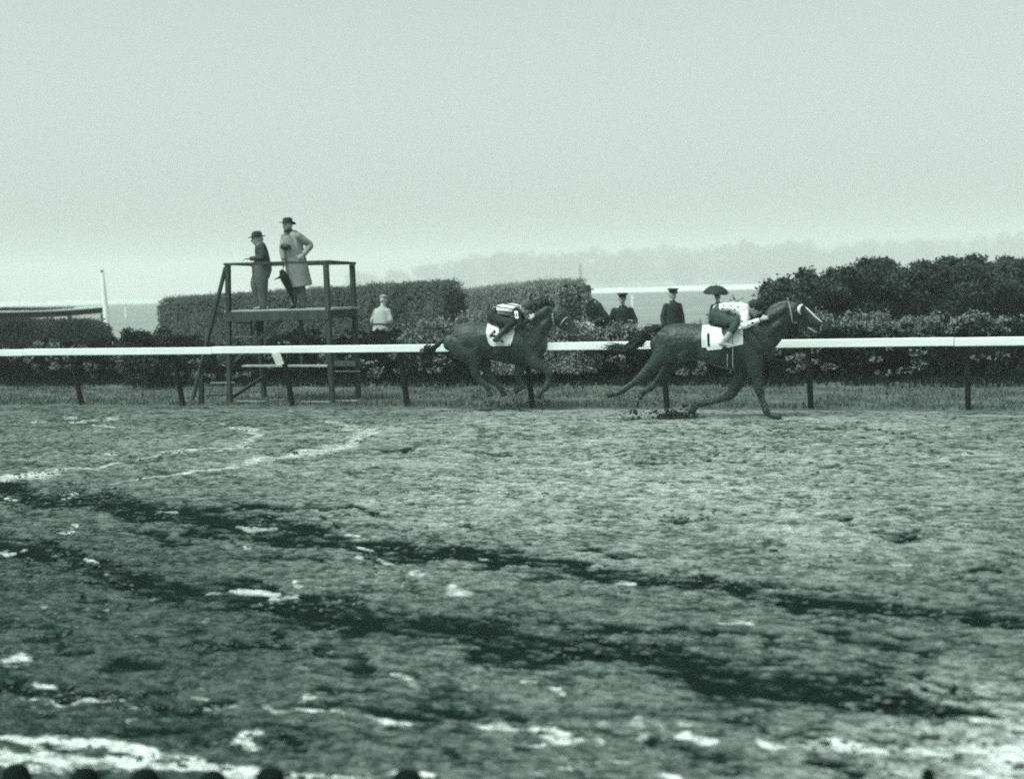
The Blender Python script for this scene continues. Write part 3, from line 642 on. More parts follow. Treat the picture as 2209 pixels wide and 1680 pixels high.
for i, (a_, b_) in enumerate(prof):
    d_ = 1480 + 80 * math.sin(i * 2.1) ; c = DP(a_, b_, d_); h = max(c.z - .78, 3.0)
    root = empty('hazy_tree', (c.x, c.y, .78), i * 1.7, 'faint hazy tree in the far tree line, one of the row fading into the mist', 'tree', 'hazy trees on the skyline')
    o = bpy.data.objects.new('crown', protos[i % 4]); C.objects.link(o); o.parent = root; wdt = max(h * rt.uniform(.7, 1.15), 32) * (1.05 if i % 3 else 1.25); o.scale = (wdt, wdt, h)
    o = bpy.data.objects.new('trunk', trunk_me); C.objects.link(o); o.parent = root; o.scale = (h * .6, h * .6, h)
# thin mast far off
c = DP(1253, 612, 400); e = DP(1252, 571, 400)
mb = MB(); mb.tube([(0, 0, 0), (e.x - c.x, e.y - c.y, e.z - .78)], [.35, .2]); o = mb.build('distant_mast', M['bark'], None, True); o.location = (c.x, c.y, .78); tag(o, 'thin faint mast standing far off above the shorter clipped hedge', 'mast')

# ------------------------------------------------------------------ haze
mb = MB(); mb.box((-1700, -45, -4.2), (1000, 2100, 62)); hz = mb.build('haze', None, None); tag(hz, kind='stuff')
hm = bpy.data.materials.new('haze'); hm.use_nodes = True; t = hm.node_tree; t.nodes.clear()
pv = t.nodes.new('ShaderNodeVolumePrincipled'); pv.inputs['Density'].default_value = 0.00088; pv.inputs['Color'].default_value = (.98, 1.0, .99, 1); pv.inputs['Anisotropy'].default_value = 0.0
ou = t.nodes.new('ShaderNodeOutputMaterial'); t.links.new(pv.outputs[0], ou.inputs['Volume']); hz.data.materials.append(hm)
# ------------------------------------------------------------------ timber tower
TY0, TY1 = 0.45, 1.55
tw = empty('timber_tower', tuple(G(606, 878)), 0, 'open timber stand of posts and braces carrying two men, just behind the white rail', 'tower')
tw.location.z = 0; TL = tw.location.copy()
def tp(px, py, Y): return RY(px, py, Y) - TL
def ground_y(p): p = p.copy(); p.z = 0.0; return p
posts = {}
for nm, top, bot, Y in (('fl', (491.5, 573), (496, 872), TY0), ('fr', (703, 567.5), (717.5, 879), TY0), ('br', (759.5, 571), (774, 873), TY1), ('bl', (549, 575), (571, 869), TY1)):
    a = tp(*top, Y); b = tp(*bot, Y); d = (b - a).normalized(); b = a + d * ((a.z + .03) / max(-d.z, .1)); posts[nm] = (a, b)
    mb = MB(); mb.beam(b, a, .095, .095, up=(1, 0, 0)); mb.build('post', M['wood'], tw)
def rail_(name, p, q, w_, h_, m): mb = MB(); mb.beam(p, q, w_, h_); return mb.build(name, m, tw)
dz = Vector((0, 0, .027)); ex = Vector((.06, 0, 0))
rail_('hand_rail', posts['fl'][0] + dz - ex, posts['fr'][0] + dz + ex * .5, .12, .05, M['wood'])
rail_('hand_rail', posts['bl'][0] + dz - ex, posts['br'][0] + dz + ex, .12, .05, M['wood'])
rail_('hand_rail', posts['fr'][0] + dz + Vector((0, .065, .004)), posts['br'][0] + dz + Vector((0, -.065, .004)), .11, .045, M['wood'])
rail_('hand_rail', posts['fl'][0] + dz + Vector((0, .065, .004)), posts['bl'][0] + dz + Vector((0, -.065, .004)), .11, .045, M['wood'])
# deck
ZD = RY(600, 667.5, TY0 - .05).z
def at_z(nm, z):
    a, b = posts[nm]; return a.lerp(b, (a.z - z) / (a.z - b.z))
fl, fr_, br_, bl = (at_z(k, ZD) for k in ('fl', 'fr', 'br', 'bl'))
mb = MB(); nplank = 7
for k in range(nplank):
    t_ = (k + .5) / nplank; p = fl.lerp(bl, t_); q = fr_.lerp(br_, t_); e_ = (q - p).normalized() * .10
    mb.beam(p - e_ + Vector((0, 0, -.017)), q + e_ + Vector((0, 0, -.017)), (bl - fl).length / nplank - .01 + .02, .034)
mb.build('deck', M['wood_top'], tw)
dn = Vector((0, -.062, -.125))
rail_('fascia_board', at_z('fl', ZD) + dn, at_z('fr', ZD) + dn + ex * .6, .026, .175, M['wood'])
rail_('fascia_board', at_z('bl', ZD) + dn + Vector((0, .13, 0)), at_z('br', ZD) + dn + Vector((0, .13, 0)), .026, .16, M['wood'])
rail_('side_board', at_z('fr', ZD) + Vector((.064, .04, -.115)), at_z('br', ZD) + Vector((.064, -.04, -.115)), .026, .14, M['wood'])
rail_('side_board', at_z('fl', ZD) + Vector((-.064, .04, -.115)), at_z('bl', ZD) + Vector((-.064, -.04, -.115)), .026, .14, M['wood'])
# braces
rail_('long_brace', posts['fl'][0] + Vector((-.055, .0, -.04)), ground_y(tp(424, 748, TY0 + .3) + Vector((-.28, 0.15, 0))), .06, .075, M['wood'])
rail_('brace', at_z('fl', ZD - .95) + Vector((.02, .06, -.1)), tp(606, 690, TY0 + .12), .04, .075, M['wood'])
rail_('brace', tp(822 * .1953 + 388.3 + 10, 690, TY1 - .1), tp(536, 730, TY1 - .1), .05, .08, M['wood'])
rail_('brace', tp(697, 688, TY1 - .3) + Vector((.05, 0, 0)), tp(755, 729, TY1 - .08), .035, .065, M['wood_light'])
rail_('brace', tp(565, 690, TY1 - .07), tp(560, 728, TY1 - .07) - Vector((0, 0, .9)), .05, .07, M['wood'])
rail_('brace', tp(650, 690, TY0 + .4), tp(651, 790, TY0 + .4), .06, .06, M['wood'])
rail_('brace', tp(570, 812, TY1 - .05), tp(496, 860, TY0 + .03), .05, .07, M['wood'])
# lower rungs and boards
rail_('lower_board', tp(528, 789, TY0 + .08), tp(712, 789, TY0 + .08), .22, .035, M['wood_top'])
rail_('lower_board', tp(720, 784, TY0 + .06), tp(768, 784, TY1), .03, .11, M['wood_light'])
rail_('lower_board', tp(722, 801, TY0 + .06), tp(771, 801, TY1), .14, .03, M['wood_top'])
rail_('ladder_rung', tp(505, 696.5, TY0 + .3), tp(545, 696.5, TY0 + .3), .05, .03, M['wood'])
rail_('ladder_stile', tp(541, 680, TY0 + .31), tp(543, 740, TY0 + .31), .04, .04, M['wood'])
rail_('ladder_rung', tp(510, 727, TY0 + .3), tp(545, 727, TY0 + .3), .05, .03, M['wood_light'])
rail_('ladder_rung', tp(455, 826, TY0), tp(506, 825, TY0), .05, .03, M['wood_light'])
rail_('ladder_rung', tp(446, 853, TY0), tp(498, 851, TY0), .05, .03, M['wood'])
rail_('stake', tp(434.5, 815, .25), ground_y(tp(434.5, 870, .25)) - Vector((0, 0, .05)), .09, .09, M['wood'])
for p, q, Y in (((512, 876), (574, 872), TY0 - .05), ((583, 876.5), (618, 878), TY0 + .4), ((652, 877), (714, 877.5), TY0 - .08), ((722, 879), (776, 873.5), TY0 + .2)):
    a = RY(*p, Y) - TL; b = RY(*q, Y) - TL; a.z = b.z = .075
    rail_('sill_board', a, b, .12, .028, M['wood_top'])
# ------------------------------------------------------------------ horses
class HorseFrame:
    def __init__(s, x0, zg, k): s.x0, s.zg, s.k = x0, zg, k
    def __call__(s, zx, zy, y=0.0): return ((zx - s.x0) / s.k, y, (s.zg - zy) / s.k)
    def L(s, r): return r / s.k
def bvh_of(o):
    me = o.data; return BVHTree.FromPolygons([v.co for v in me.vertices], [p.vertices[:] for p in me.polygons])
def cast(bvh, x, z, side, off):            # point just off the skin at (x, z), on the near (-1) or far (+1) flank
    h = bvh.ray_cast(Vector((x, side * 1.2, z)), Vector((0, -side, 0)))
    if h[0] is None: return None
    n = h[1]; return h[0] + Vector((0, side * off, 0))
def patch(name, bvh, quad, side, off, m, parent, n=(14, 14)):     # a cloth cut to a quad in side view, lying on the skin
    V = []; idx = {}
    q = [Vector((a, b)) for a, b in quad]; last = 0.3
    for j in range(n[1] + 1):
        for i in range(n[0] + 1):
            s_, t_ = i / n[0], j / n[1]; p = (q[0] * (1 - s_) + q[1] * s_) * (1 - t_) + (q[3] * (1 - s_) + q[2] * s_) * t_
            c = cast(bvh, p.x, p.y, side, off)
            if c is None: c = Vector((p.x, side * last, p.y))
            last = abs(c.y); V.append(c)
    F = [[j * (n[0] + 1) + i, j * (n[0] + 1) + i + 1, (j + 1) * (n[0] + 1) + i + 1, (j + 1) * (n[0] + 1) + i] for j in range(n[1]) for i in range(n[0])]
    return V, F
def strap(bvh, pts, side, r, off=.006, sub=6):
    P = cr_interp([(a, b) for a, b in pts], sub); out = []; last = .1
    for a, b in P:
        c = cast(bvh, a, b, side, off)
        if c is not None: last = abs(c.y); out.append(c)
        else: out.append(Vector((a, side * last, b)))
    return tube(out, [r] * len(out), sub=1, n=8)
def torso_tube(f, rows):
    return T([f(x, (a + b) / 2) for x, a, b, w_ in rows], [(f.L((b - a) / 2), w_) for x, a, b, w_ in rows], n=24)
def limb(f, pts, y, flat=.8):             # [(x, y, r)] in picture units, lateral offset in metres
    pts = [(a, b, r * 1.14 if r < 48 else r) for a, b, r in pts]
    ys_ = y if isinstance(y, (list, tuple)) else [y] * len(pts)
    return T([f(a, b, yy) for (a, b, r), yy in zip(pts, ys_)], [(f.L(r), min(f.L(r) * flat, .055 + .28 * f.L(r))) for a, b, r in pts], n=14)
def saddlecloth(bvh, xs_, hem_near, hem_far, top, off, m, parent, name='saddlecloth'):
    V = []; n = 34; cols = []
    for x in xs_:
        col = []
        hn, hf = hem_near(x), hem_far(x)
        # march over the back from near hem to far hem
        zc = (top(x) + hn) / 2 - .05
        for k in range(n + 1):
            a = -math.pi * (1.13 * (1 - k / n)) + math.pi * .13 * (k / n)   # placeholder angle, refined below
        zt = None
        for k in range(n // 2 + 1):
            z = hn + (top(x) - hn) * (1 - (1 - k / (n / 2)) ** 2.2); p = cast(bvh, x, z, -1, off)
            col.append(p)
        for k in range(n // 2 + 1):
            z = hf + (top(x) - hf) * (1 - (k / (n / 2)) ** 2.2); p = cast(bvh, x, z, 1, off); col.append(p)
        cols.append((x, col))
    for x, col in cols:
        good = [p for p in col if p is not None]
        ztop = max(p.z for p in good)
        for i, p in enumerate(col):
            if p is None: col[i] = Vector((x, (-.02 if i <= n // 2 else .02), ztop + .004))
            else: col[i] = p + Vector((0, 0, off * .6))
        V += col
    k = len(cols[0][1]); F = [[i * k + j, (i + 1) * k + j, (i + 1) * k + j + 1, i * k + j + 1] for i in range(len(cols) - 1) for j in range(k - 1)]
    return from_lists(name, V, F, m, parent, True)
def hair_strands(specs, n=6):             # [(pts, r0)] tapering strands in one mesh
    mb = MB()
    for pts, r0 in specs: mb.tube(pts, [r0] + [r0 * .8] * (len(pts) - 2) + [r0 * .12], sub=4, n=n)
    return mb

# ================= leading horse: dark bay, cloth 1 =================
f = HorseFrame(1100, 1236, 562.0)
p0 = G(1552, 903.5); 
H1 = empty('racehorse', (p0.x, p0.y, 0), R(9), 'dark racehorse in front at full gallop, white cloth numbered 1, mouth open', 'horse', 'racehorses')
T1 = [torso_tube(f, [(552, 470, 650, .11), (620, 400, 715, .20), (720, 377, 735, .265), (850, 376, 705, .265), (980, 390, 722, .285), (1100, 402, 765, .305), (1220, 402, 800, .30), (1320, 402, 800, .255), (1420, 425, 760, .215), (1495, 490, 765, .165), (1535, 590, 740, .10)]),
      T([f(1360, 640), f(1450, 555), f(1530, 475), f(1582, 418), f(1645, 332), f(1712, 287), f(1752, 268)], [(f.L(165), .15), (f.L(155), .125), (f.L(142), .10), (f.L(134), .09), (f.L(124), .08), (f.L(106), .074), (f.L(86), .07)], n=18),
      T([f(1762, 262), f(1800, 290), f(1850, 330), f(1900, 366), f(1945, 395), f(1975, 408)], [(f.L(86), .085), (f.L(80), .088), (f.L(62), .07), (f.L(50), .056), (f.L(45), .052), (f.L(36), .05)], n=16),
      T([f(1800, 345), f(1850, 398), f(1900, 438), f(1938, 466)], [(f.L(46), .06), (f.L(30), .045), (f.L(21), .036), (f.L(17), .036)], n=12),
      # ears
      T([f(1768, 195, -.05), f(1772, 165, -.06), f(1782, 138, -.062)], [.022, .021, .006]), T([f(1755, 195, .05), f(1760, 165, .06), f(1768, 140, .062)], [.022, .021, .006]),
      # near hind, thrown back
      limb(f, [(690, 520, 150), (640, 620, 118), (560, 710, 72), (470, 795, 44), (415, 845, 38), (345, 898, 25), (285, 938, 25), (245, 962, 29), (205, 985, 23), (165, 995, 26)], [-.13, -.15, -.15, -.14, -.14, -.14, -.14, -.14, -.14, -.14]),
      # far hind
      limb(f, [(740, 560, 130), (745, 660, 95), (700, 735, 58), (630, 790, 40), (585, 838, 32), (530, 905, 24), (490, 950, 27), (455, 975, 22), (430, 985, 24)], [.12, .14, .14, .14, .14, .14, .14, .14, .14]),
      # fore leg planted ahead (near)
      limb(f, [(1400, 690, 105), (1420, 790, 74), (1438, 870, 50), (1448, 930, 42), (1462, 985, 36), (1478, 1050, 25), (1500, 1120, 25), (1518, 1168, 29), (1548, 1195, 23), (1585, 1208, 26)], [-.14, -.15, -.14, -.14, -.14, -.14, -.14, -.14, -.14, -.14]),
      # fore leg swept back (far)
      limb(f, [(1350, 700, 105), (1320, 800, 80), (1275, 900, 58), (1225, 985, 45), (1180, 1035, 41), (1110, 1066, 27), (1020, 1090, 25), (945, 1102, 29), (895, 1115, 24), (872, 1142, 26)], [.12, .13, .13, .13, .13, .13, .13, .13, .13, .13])]
for pts_, rr_, yy in (([(1330, 440), (1400, 520), (1470, 620)], [42, 50, 40], -.215), ([(1350, 560), (1385, 650), (1400, 740)], [60, 66, 50], -.185), ([(850, 560), (810, 620), (770, 680)], [40, 48, 40], -.205), ([(590, 520), (580, 610), (560, 690)], [40, 46, 36], -.16), ([(1480, 380), (1580, 330), (1680, 270)], [40, 42, 34], -.065), ([(1460, 560), (1560, 460), (1650, 390)], [40, 40, 30], -.075), ([(1080, 560), (1100, 680)], [90, 70], -.235), ([(960, 520), (1000, 660)], [90, 70], -.215)):
    for sg in (1, -1): T1.append(T([f(a, b, sg * yy) for a, b in pts_], [(f.L(r), f.L(r) * .55) for r in rr_], n=10))
b1 = solid('body', T1, M['coat_horse'], H1, .0115, 5); B1 = bvh_of(b1)
def hoof(f, c, d, y, par, L_=60, r=30, m=None):
    a = f(c[0], c[1], y); b = f(c[0] + d[0] * L_, c[1] + d[1] * L_, y); mb = MB(); mb.tube([a, b], [f.L(r * .8), f.L(r * 1.12)], sub=2, n=14, caps=(.4, .08)); return mb.build('hoof', m or M['hoof'], par, True)
hoof(f, (165, 995), (-.98, .12), -.14, H1); hoof(f, (430, 985), (-.8, .45), .14, H1, 50); hoof(f, (1585, 1206), (.97, .22), -.14, H1, 62); hoof(f, (872, 1142), (-.45, .85), .13, H1, 62)
tail = [([f(612, 400), f(560, 402), f(480, 432), f(400, 490), f(345, 560), f(290, 592), f(215, 582), f(140, 545)], .020)]
for k in range(80):
    j = lambda s_: random.gauss(0, s_)
    tail.append(([f(610 + j(6), 402 + j(8), j(.015)), f(545 + j(10), 408 + j(14), j(.02)), f(470 + j(12), 442 + j(22), j(.03)), f(400 + j(16), 500 + j(30), j(.035)), f(345 + j(25), 562 + j(26), j(.04)), f(280 + j(34), 592 + j(14), j(.04)), f(215 + j(50), 580 + j(14), j(.03)), f(150 + j(55), 552 + j(20), j(.035))], .008))
for k in range(10):
    j = lambda s_: random.gauss(0, s_)
    tail.append(([f(470, 440, j(.02)), f(440 + j(10), 520 + j(15), j(.03)), f(410 + j(15), 570 + j(15), j(.03)), f(430 + j(40), 560 + j(20), j(.03))], .010))
hair_strands(tail).build('tail', M['tail_hair'], H1, True)
mane = []
for k in range(34):
    t_ = k / 33; cx_ = 1470 + (1745 - 1470) * t_; cy_ = 345 + (170 - 345) * t_ ** .9; j = lambda s_: random.gauss(0, s_)
    mane.append(([f(cx_, cy_ + 14, j(.012)), f(cx_ - 12 + j(5), cy_ - 8 + j(6), .02 + j(.02)), f(cx_ - 34 + j(8), cy_ - 6 + j(12), .03 + j(.02))], .016))
hair_strands(mane).build('mane', M['hair'], H1, True)
cl = saddlecloth(B1, np.linspace(f(968, 0)[0], f(1328, 0)[0], 30), lambda x: f(0, float(np.interp(x * f.k + f.x0, [968, 980, 1006, 1010, 1150, 1152, 1240, 1328], [588, 592, 592, 618, 608, 586, 588, 570])))[2], lambda x: f(0, 590)[2], lambda x: f(0, 398)[2], .014, M['cloth'], H1)
V, F = patch('number', B1, [f(a, b)[::2] for a, b in ((1015, 462), (1037, 460), (1042, 574), (1020, 575))], -1, .024, None, None, (4, 14)); nb = from_lists('number', V, F, M['black'], cl)
mb = MB()
for (a, b, c_) in ((1190, 470, 588), ):
    pass
mb.add(*strap(B1, [f(1262, 440)[::2], f(1240, 500)[::2], f(1240, 580)[::2], f(1236, 700)[::2], f(1233, 780)[::2]], -1, .010, .022)); mb.build('girth', M['strap_pale'], H1, True)
mb = MB(); mb.add(*strap(B1, [f(1193, 650)[::2], f(1188, 720)[::2], f(1186, 775)[::2]], -1, .009, .016)); mb.build('girth', M['strap_pale'], H1, True)
sd_ = solid('saddle', [T([f(1040, 396), f(1090, 402), f(1150, 408), f(1230, 404), f(1270, 392)], [(.028, .12), (.022, .14), (.02, .15), (.024, .14), (.028, .10)], n=16)] +
            [T([f(1180, 405, sgn * .15), f(1200, 445, sgn * .27), f(1215, 480, sgn * .33)], [(.10, .016), (.11, .016), (.08, .014)], lat=(0, 1, 0)) for sgn in (-1, 1)], M['leather'], H1, .011, 2)
br = empty('bridle', (0, 0, 0)); br.parent = H1
mb = MB(); mb.add(*strap(B1, [f(1716, 178)[::2], f(1728, 230)[::2], f(1742, 300)[::2], f(1752, 385)[::2]], -1, .010, .010)); mb.build('throat_strap', M['strap_pale'], br, True)
mb = MB(); mb.add(*strap(B1, [f(1858, 300)[::2], f(1862, 345)[::2], f(1858, 385)[::2]], -1, .008, .008)); mb.build('nose_strap', M['leather'], br, True)
V, F = [], []
eyec = cast(B1, f(1842, 0)[0], f(0, 285)[2], -1, .004)
mb = MB()
for sgn in (-1, 1):
    q = [cast(B1, f(a, 0)[0], f(0, b)[2], sgn, .012) for a, b in ((1842, 234), (1822, 245), (1810, 270), (1814, 300), (1824, 316))]
    q = [p for p in q if p is not None]
    if len(q) > 3: mb.tube(q, [.008, .020, .026, .018, .006], sub=3, n=10)
mb.build('blinker', M['sheepskin'], br, True)
fb = [f(1836, 246), f(1870, 268), f(1905, 302), f(1950, 350), f(1998, 392)]
mb = MB(); mb.tube([(p[0] + .004, 0, p[2] + .004) for p in fb], [(.014, .018), (.014, .022), (.014, .026), (.015, .026), (.012, .018)], sub=4, n=12); mb.build('blaze', M['sheepskin'], H1, True)
for sgn in (-1, 1):
    e_ = cast(B1, f(1838, 0)[0], f(0, 290)[2], sgn, -.010)
    if e_: mb = MB(); mb.add(*ball(e_, .017)); mb.build('eye', M['black'], H1, True)
mb = MB(); mb.tube([f(1888, 436, -.012), f(1920, 458, -.012), f(1942, 474, -.012)], [(.012, .03), (.013, .036), (.010, .034)], n=10); mb.build('lower_lip', M['strap_pale'], H1, True)
REINS1 = H1
HAND1 = f(1548, 340, -.17)
mb = MB()
mb.tube([HAND1, f(1640, 368, -.14), f(1715, 392, -.115), f(1850, 415, -.07)], [.006] * 4, sub=5, n=8); mb.tube([f(1548, 340, .12), f(1640, 368, .13), f(1715, 392, .115), f(1850, 415, .07)], [.006] * 4, sub=5, n=8); mb.build('reins', M['leather'], H1, True)
F1 = f


# ================= rear horse: brown, cloth 4 =================
f = HorseFrame(900, 1444, 622.0)
q0 = G(1066, 886.5)
H2 = empty('racehorse', (q0.x, q0.y, 0), R(15), 'brown racehorse chasing behind with legs gathered, flying mane, white cloth numbered 4', 'horse', 'racehorses')
T2 = [torso_tube(f, [(428, 580, 770, .12), (500, 510, 860, .20), (600, 468, 880, .265), (700, 455, 870, .27), (820, 470, 850, .265), (950, 488, 890, .29), (1080, 492, 925, .305), (1200, 482, 945, .295), (1310, 490, 930, .25), (1395, 550, 890, .19), (1445, 630, 840, .11)]),
      T([f(1290, 690), f(1350, 590), f(1410, 512), f(1470, 452), f(1530, 412), f(1590, 392)], [(f.L(175), .16), (f.L(164), .125), (f.L(152), .10), (f.L(138), .085), (f.L(123), .078), (f.L(108), .074)], n=18),
      T([f(1600, 396), f(1652, 424), f(1700, 466), f(1750, 515), f(1797, 556), f(1824, 576)], [(f.L(108), .088), (f.L(102), .09), (f.L(80), .072), (f.L(60), .058), (f.L(51), .053), (f.L(40), .05)], n=16),
      T([f(1630, 480), f(1690, 535), f(1740, 575), f(1775, 592)], [(f.L(52), .058), (f.L(36), .045), (f.L(26), .036), (f.L(20), .036)], n=12),
      T([f(1578, 300, -.05), f(1566, 270, -.06), f(1545, 246, -.062)], [.024, .023, .006]), T([f(1592, 298, .05), f(1582, 268, .06), f(1562, 244, .062)], [.024, .023, .006]),
      # near hind swung under
      limb(f, [(560, 660, 160), (640, 770, 135), (700, 870, 92), (712, 960, 58), (722, 1030, 46), (765, 1085, 32), (815, 1135, 29), (850, 1180, 32), (858, 1215, 26), (862, 1235, 28)], [-.12, -.15, -.15, -.14, -.14, -.14, -.14, -.14, -.14, -.14]),
      limb(f, [(620, 680, 150), (730, 790, 115), (800, 900, 76), (820, 990, 52), (838, 1050, 44), (885, 1110, 31), (935, 1160, 28), (965, 1195, 32), (985, 1228, 26), (995, 1248, 28)], [.12, .14, .14, .14, .14, .14, .14, .14, .14, .14]),
      # near fore lifted and bent
      limb(f, [(1330, 800, 125), (1365, 890, 88), (1425, 955, 60), (1490, 1000, 46), (1527, 1035, 43), (1528, 1085, 29), (1508, 1140, 27), (1485, 1190, 32), (1450, 1225, 25), (1422, 1250, 28)], [-.13, -.15, -.15, -.14, -.14, -.14, -.14, -.14, -.14, -.14]),
      # far fore
      limb(f, [(1250, 830, 110), (1215, 930, 82), (1180, 1010, 56), (1160, 1060, 44), (1180, 1110, 30), (1205, 1150, 27), (1215, 1180, 30), (1195, 1205, 24), (1170, 1215, 26)], [.12, .13, .13, .13, .13, .13, .13, .13, .13])]
for pts_, rr_, yy in (([(1215, 530), (1290, 620), (1370, 730)], [48, 56, 46], -.225), ([(1270, 680), (1320, 780), (1360, 860)], [66, 70, 52], -.195), ([(760, 690), (720, 770), (690, 840)], [44, 52, 44], -.215), ([(480, 640), (500, 740), (540, 820)], [44, 50, 40], -.16), ([(1360, 470), (1440, 400), (1530, 330)], [44, 46, 36], -.075), ([(1380, 640), (1450, 540), (1530, 470)], [44, 42, 32], -.085), ([(980, 640), (1000, 780)], [96, 76], -.235), ([(860, 600), (900, 740)], [96, 76], -.215)):
    for sg in (1, -1): T2.append(T([f(a, b, sg * yy) for a, b in pts_], [(f.L(r), f.L(r) * .55) for r in rr_], n=10))
b2_ = solid('body', T2, M['coat_horse_brown'], H2, .0115, 5); B2 = bvh_of(b2_)
hoof(f, (862, 1232), (.15, .98), -.14, H2, 44, 32); hoof(f, (995, 1246), (.35, .93), .14, H2, 44, 32); hoof(f, (1422, 1250), (-.35, .93), -.14, H2, 62, 32); hoof(f, (1170, 1215), (-.9, .4), .13, H2, 50, 32)
tail = []
for k in range(64):
    j = lambda s_: random.gauss(0, s_); w_ = 1.0
    tail.append(([f(440 + j(4), 575 + j(6), j(.01)), f(405 + j(4), 606 + j(7), j(.012)), f(350 + j(5), 655 + j(8), j(.014)), f(290 + j(8), 706 + j(10), j(.016)), f(235 + j(12), 742 + j(18), j(.03)), f(170 + j(20), 752 + j(28), j(.035)), f(130 + j(18), 790 + j(24), j(.035)), f(112 + j(26), 850 + j(44), j(.03))], .008))
hair_strands(tail).build('tail', M['hair'], H2, True)
mane = []
for k in range(60):
    t_ = random.random(); cx_ = 1345 + (1590 - 1345) * t_; cy_ = float(np.interp(cx_, [1345, 1400, 1470, 1530, 1590], [445, 385, 318, 290, 288])); j = lambda s_: random.gauss(0, s_)
    hgt = 55 + 45 * (abs(cx_ - 1440) < 40) + 20 * (abs(cx_ - 1545) < 25)
    mane.append(([f(cx_, cy_ + 20, j(.015)), f(cx_ - 14 + j(8), cy_ - hgt * .4 + j(8), j(.025)), f(cx_ - 24 + j(16), cy_ - hgt + j(14), j(.03))], .022))
hair_strands(mane).build('mane', M['hair'], H2, True)
cl = saddlecloth(B2, np.linspace(f(862, 0)[0], f(1168, 0)[0], 28), lambda x: f(0, float(np.interp(x * f.k + f.x0, [862, 890, 925, 1100, 1130, 1168], [600, 705, 728, 732, 728, 590])))[2], lambda x: f(0, 720)[2], lambda x: f(0, 484)[2], .014, M['cloth'], H2)
num = MB()
for q in (((900, 598), (955, 596), (957, 618), (902, 620)), ((895, 612), (942, 542), (958, 545), (914, 616)), ((943, 552), (962, 550), (970, 668), (950, 668)), ((905, 595), (985, 592), (986, 614), (906, 618))):
    V, F = patch('number', B2, [f(a, b)[::2] for a, b in q], -1, .024, None, None, (5, 8)); num.add(V, F)
num.build('number', M['black'], cl, True)
# dark border of the cloth
mb = MB(); mb.add(*strap(B2, [f(884, 690)[::2], f(900, 716)[::2], f(930, 722)[::2], f(1000, 722)[::2], f(1090, 724)[::2], f(1125, 720)[::2], f(1140, 680)[::2]], -1, .008, .018)); mb.build('border', M['pants_dark'], cl, True)
mb = MB(); mb.add(*strap(B2, [f(1110, 700)[::2], f(1106, 800)[::2], f(1104, 900)[::2]], -1, .010, .014)); mb.build('girth', M['leather'], H2, True)
solid('saddle', [T([f(900, 482), f(950, 488), f(1020, 494), f(1100, 490), f(1140, 476)], [(.028, .12), (.022, .14), (.02, .15), (.024, .14), (.028, .10)], n=16)] +
      [T([f(1040, 495, sgn * .15), f(1060, 540, sgn * .28), f(1075, 580, sgn * .335)], [(.10, .016), (.11, .016), (.08, .014)]) for sgn in (-1, 1)], M['leather'], H2, .011, 2)
br = empty('bridle', (0, 0, 0)); br.parent = H2
mb = MB(); mb.add(*strap(B2, [f(1582, 388)[::2], f(1582, 430)[::2], f(1588, 505)[::2]], -1, .010, .010)); mb.build('cheek_strap', M['strap_pale'], br, True)
mb = MB(); mb.add(*strap(B2, [f(1740, 432)[::2], f(1720, 440)[::2], f(1690, 470)[::2], f(1662, 505)[::2]], -1, .010, .010)); mb.build('nose_strap', M['strap_pale'], br, True)
mb = MB()
for a, b, r_ in ((1728, 500, .016),): 
    c_ = cast(B2, f(a, 0)[0], f(0, b)[2], -1, .0)
    if c_: mb.add(*ball(c_, r_))
mb.build('bit_ring', M['strap_pale'], br, True)
for sgn in (-1, 1):
    e_ = cast(B2, f(1672, 0)[0], f(0, 400)[2], sgn, -.010)
    if e_: mb = MB(); mb.add(*ball(e_, .017)); mb.build('eye', M['black'], H2, True)
mb = MB(); mb.tube([f(1640, 330), f(1690, 372), f(1745, 420)], [(.012, .02), (.012, .026), (.010, .022)], n=12); mb.build('blaze', M['strap_pale'], H2, True)  # pale strip brightened to paint in the forehead and nose highlight
HAND2 = f(1388, 395, -.20)
mb = MB(); mb.tube([HAND2, f(1460, 415, -.15), f(1550, 465, -.12), f(1728, 500, -.075)], [.006] * 4, sub=5, n=8); mb.tube([f(1388, 395, .16), f(1460, 415, .15), f(1550, 465, .12), f(1728, 500, .075)], [.006] * 4, sub=5, n=8); mb.build('reins', M['leather'], H2, True)
F2 = f

# mud thrown up by the hooves
def lumps(name, centre, spread, n, r, label, rz=0.0):
    mb = MB()
    for k in range(n):
        c_ = [random.gauss(0, s_) for s_ in spread]; c_[2] = max(c_[2], -centre[2] + .01); q = r * random.uniform(.4, 1.3)
        V, F = ball(c_, (q * random.uniform(.8, 1.9), q * random.uniform(.7, 1.2), q * random.uniform(.5, 1.0)))
        V = [v + Vector((random.gauss(0, q * .12), random.gauss(0, q * .12), random.gauss(0, q * .12))) for v in V]; mb.add(V, F)
    o = mb.build(name, M['mud_lump'], None, True); o.location = centre; return tag(o, label, None, None, 'stuff')
fm = H1.matrix_basis if False else (Matrix.Translation(H1.location) @ Matrix.Rotation(R(9), 4, 'Z'))
c_ = fm @ Vector(F1(700, 1215, .13))
lumps('mud_splash', (c_.x, c_.y, .05), (.15, .07, .035), 210, .017, 'dark wet mud thrown up behind the trailing foreleg of the leading horse')
for q in ((400, 1040), (375, 1085), (350, 1180), (370, 1225), (790, 1120), (620, 1150)):
    c_ = fm @ Vector(F1(q[0], q[1], .0)); mb = MB()
    for k in range(5): mb.add(*ball((random.gauss(0, .02), random.gauss(0, .02), random.gauss(0, .022)), random.uniform(.016, .03)))
    o = mb.build('flying_clod', M['mud_lump'], None, True); o.location = c_; tag(o, 'dark clod of mud in the air among those kicked up behind the leading horse', 'clod', 'clods thrown up by the leading horse')
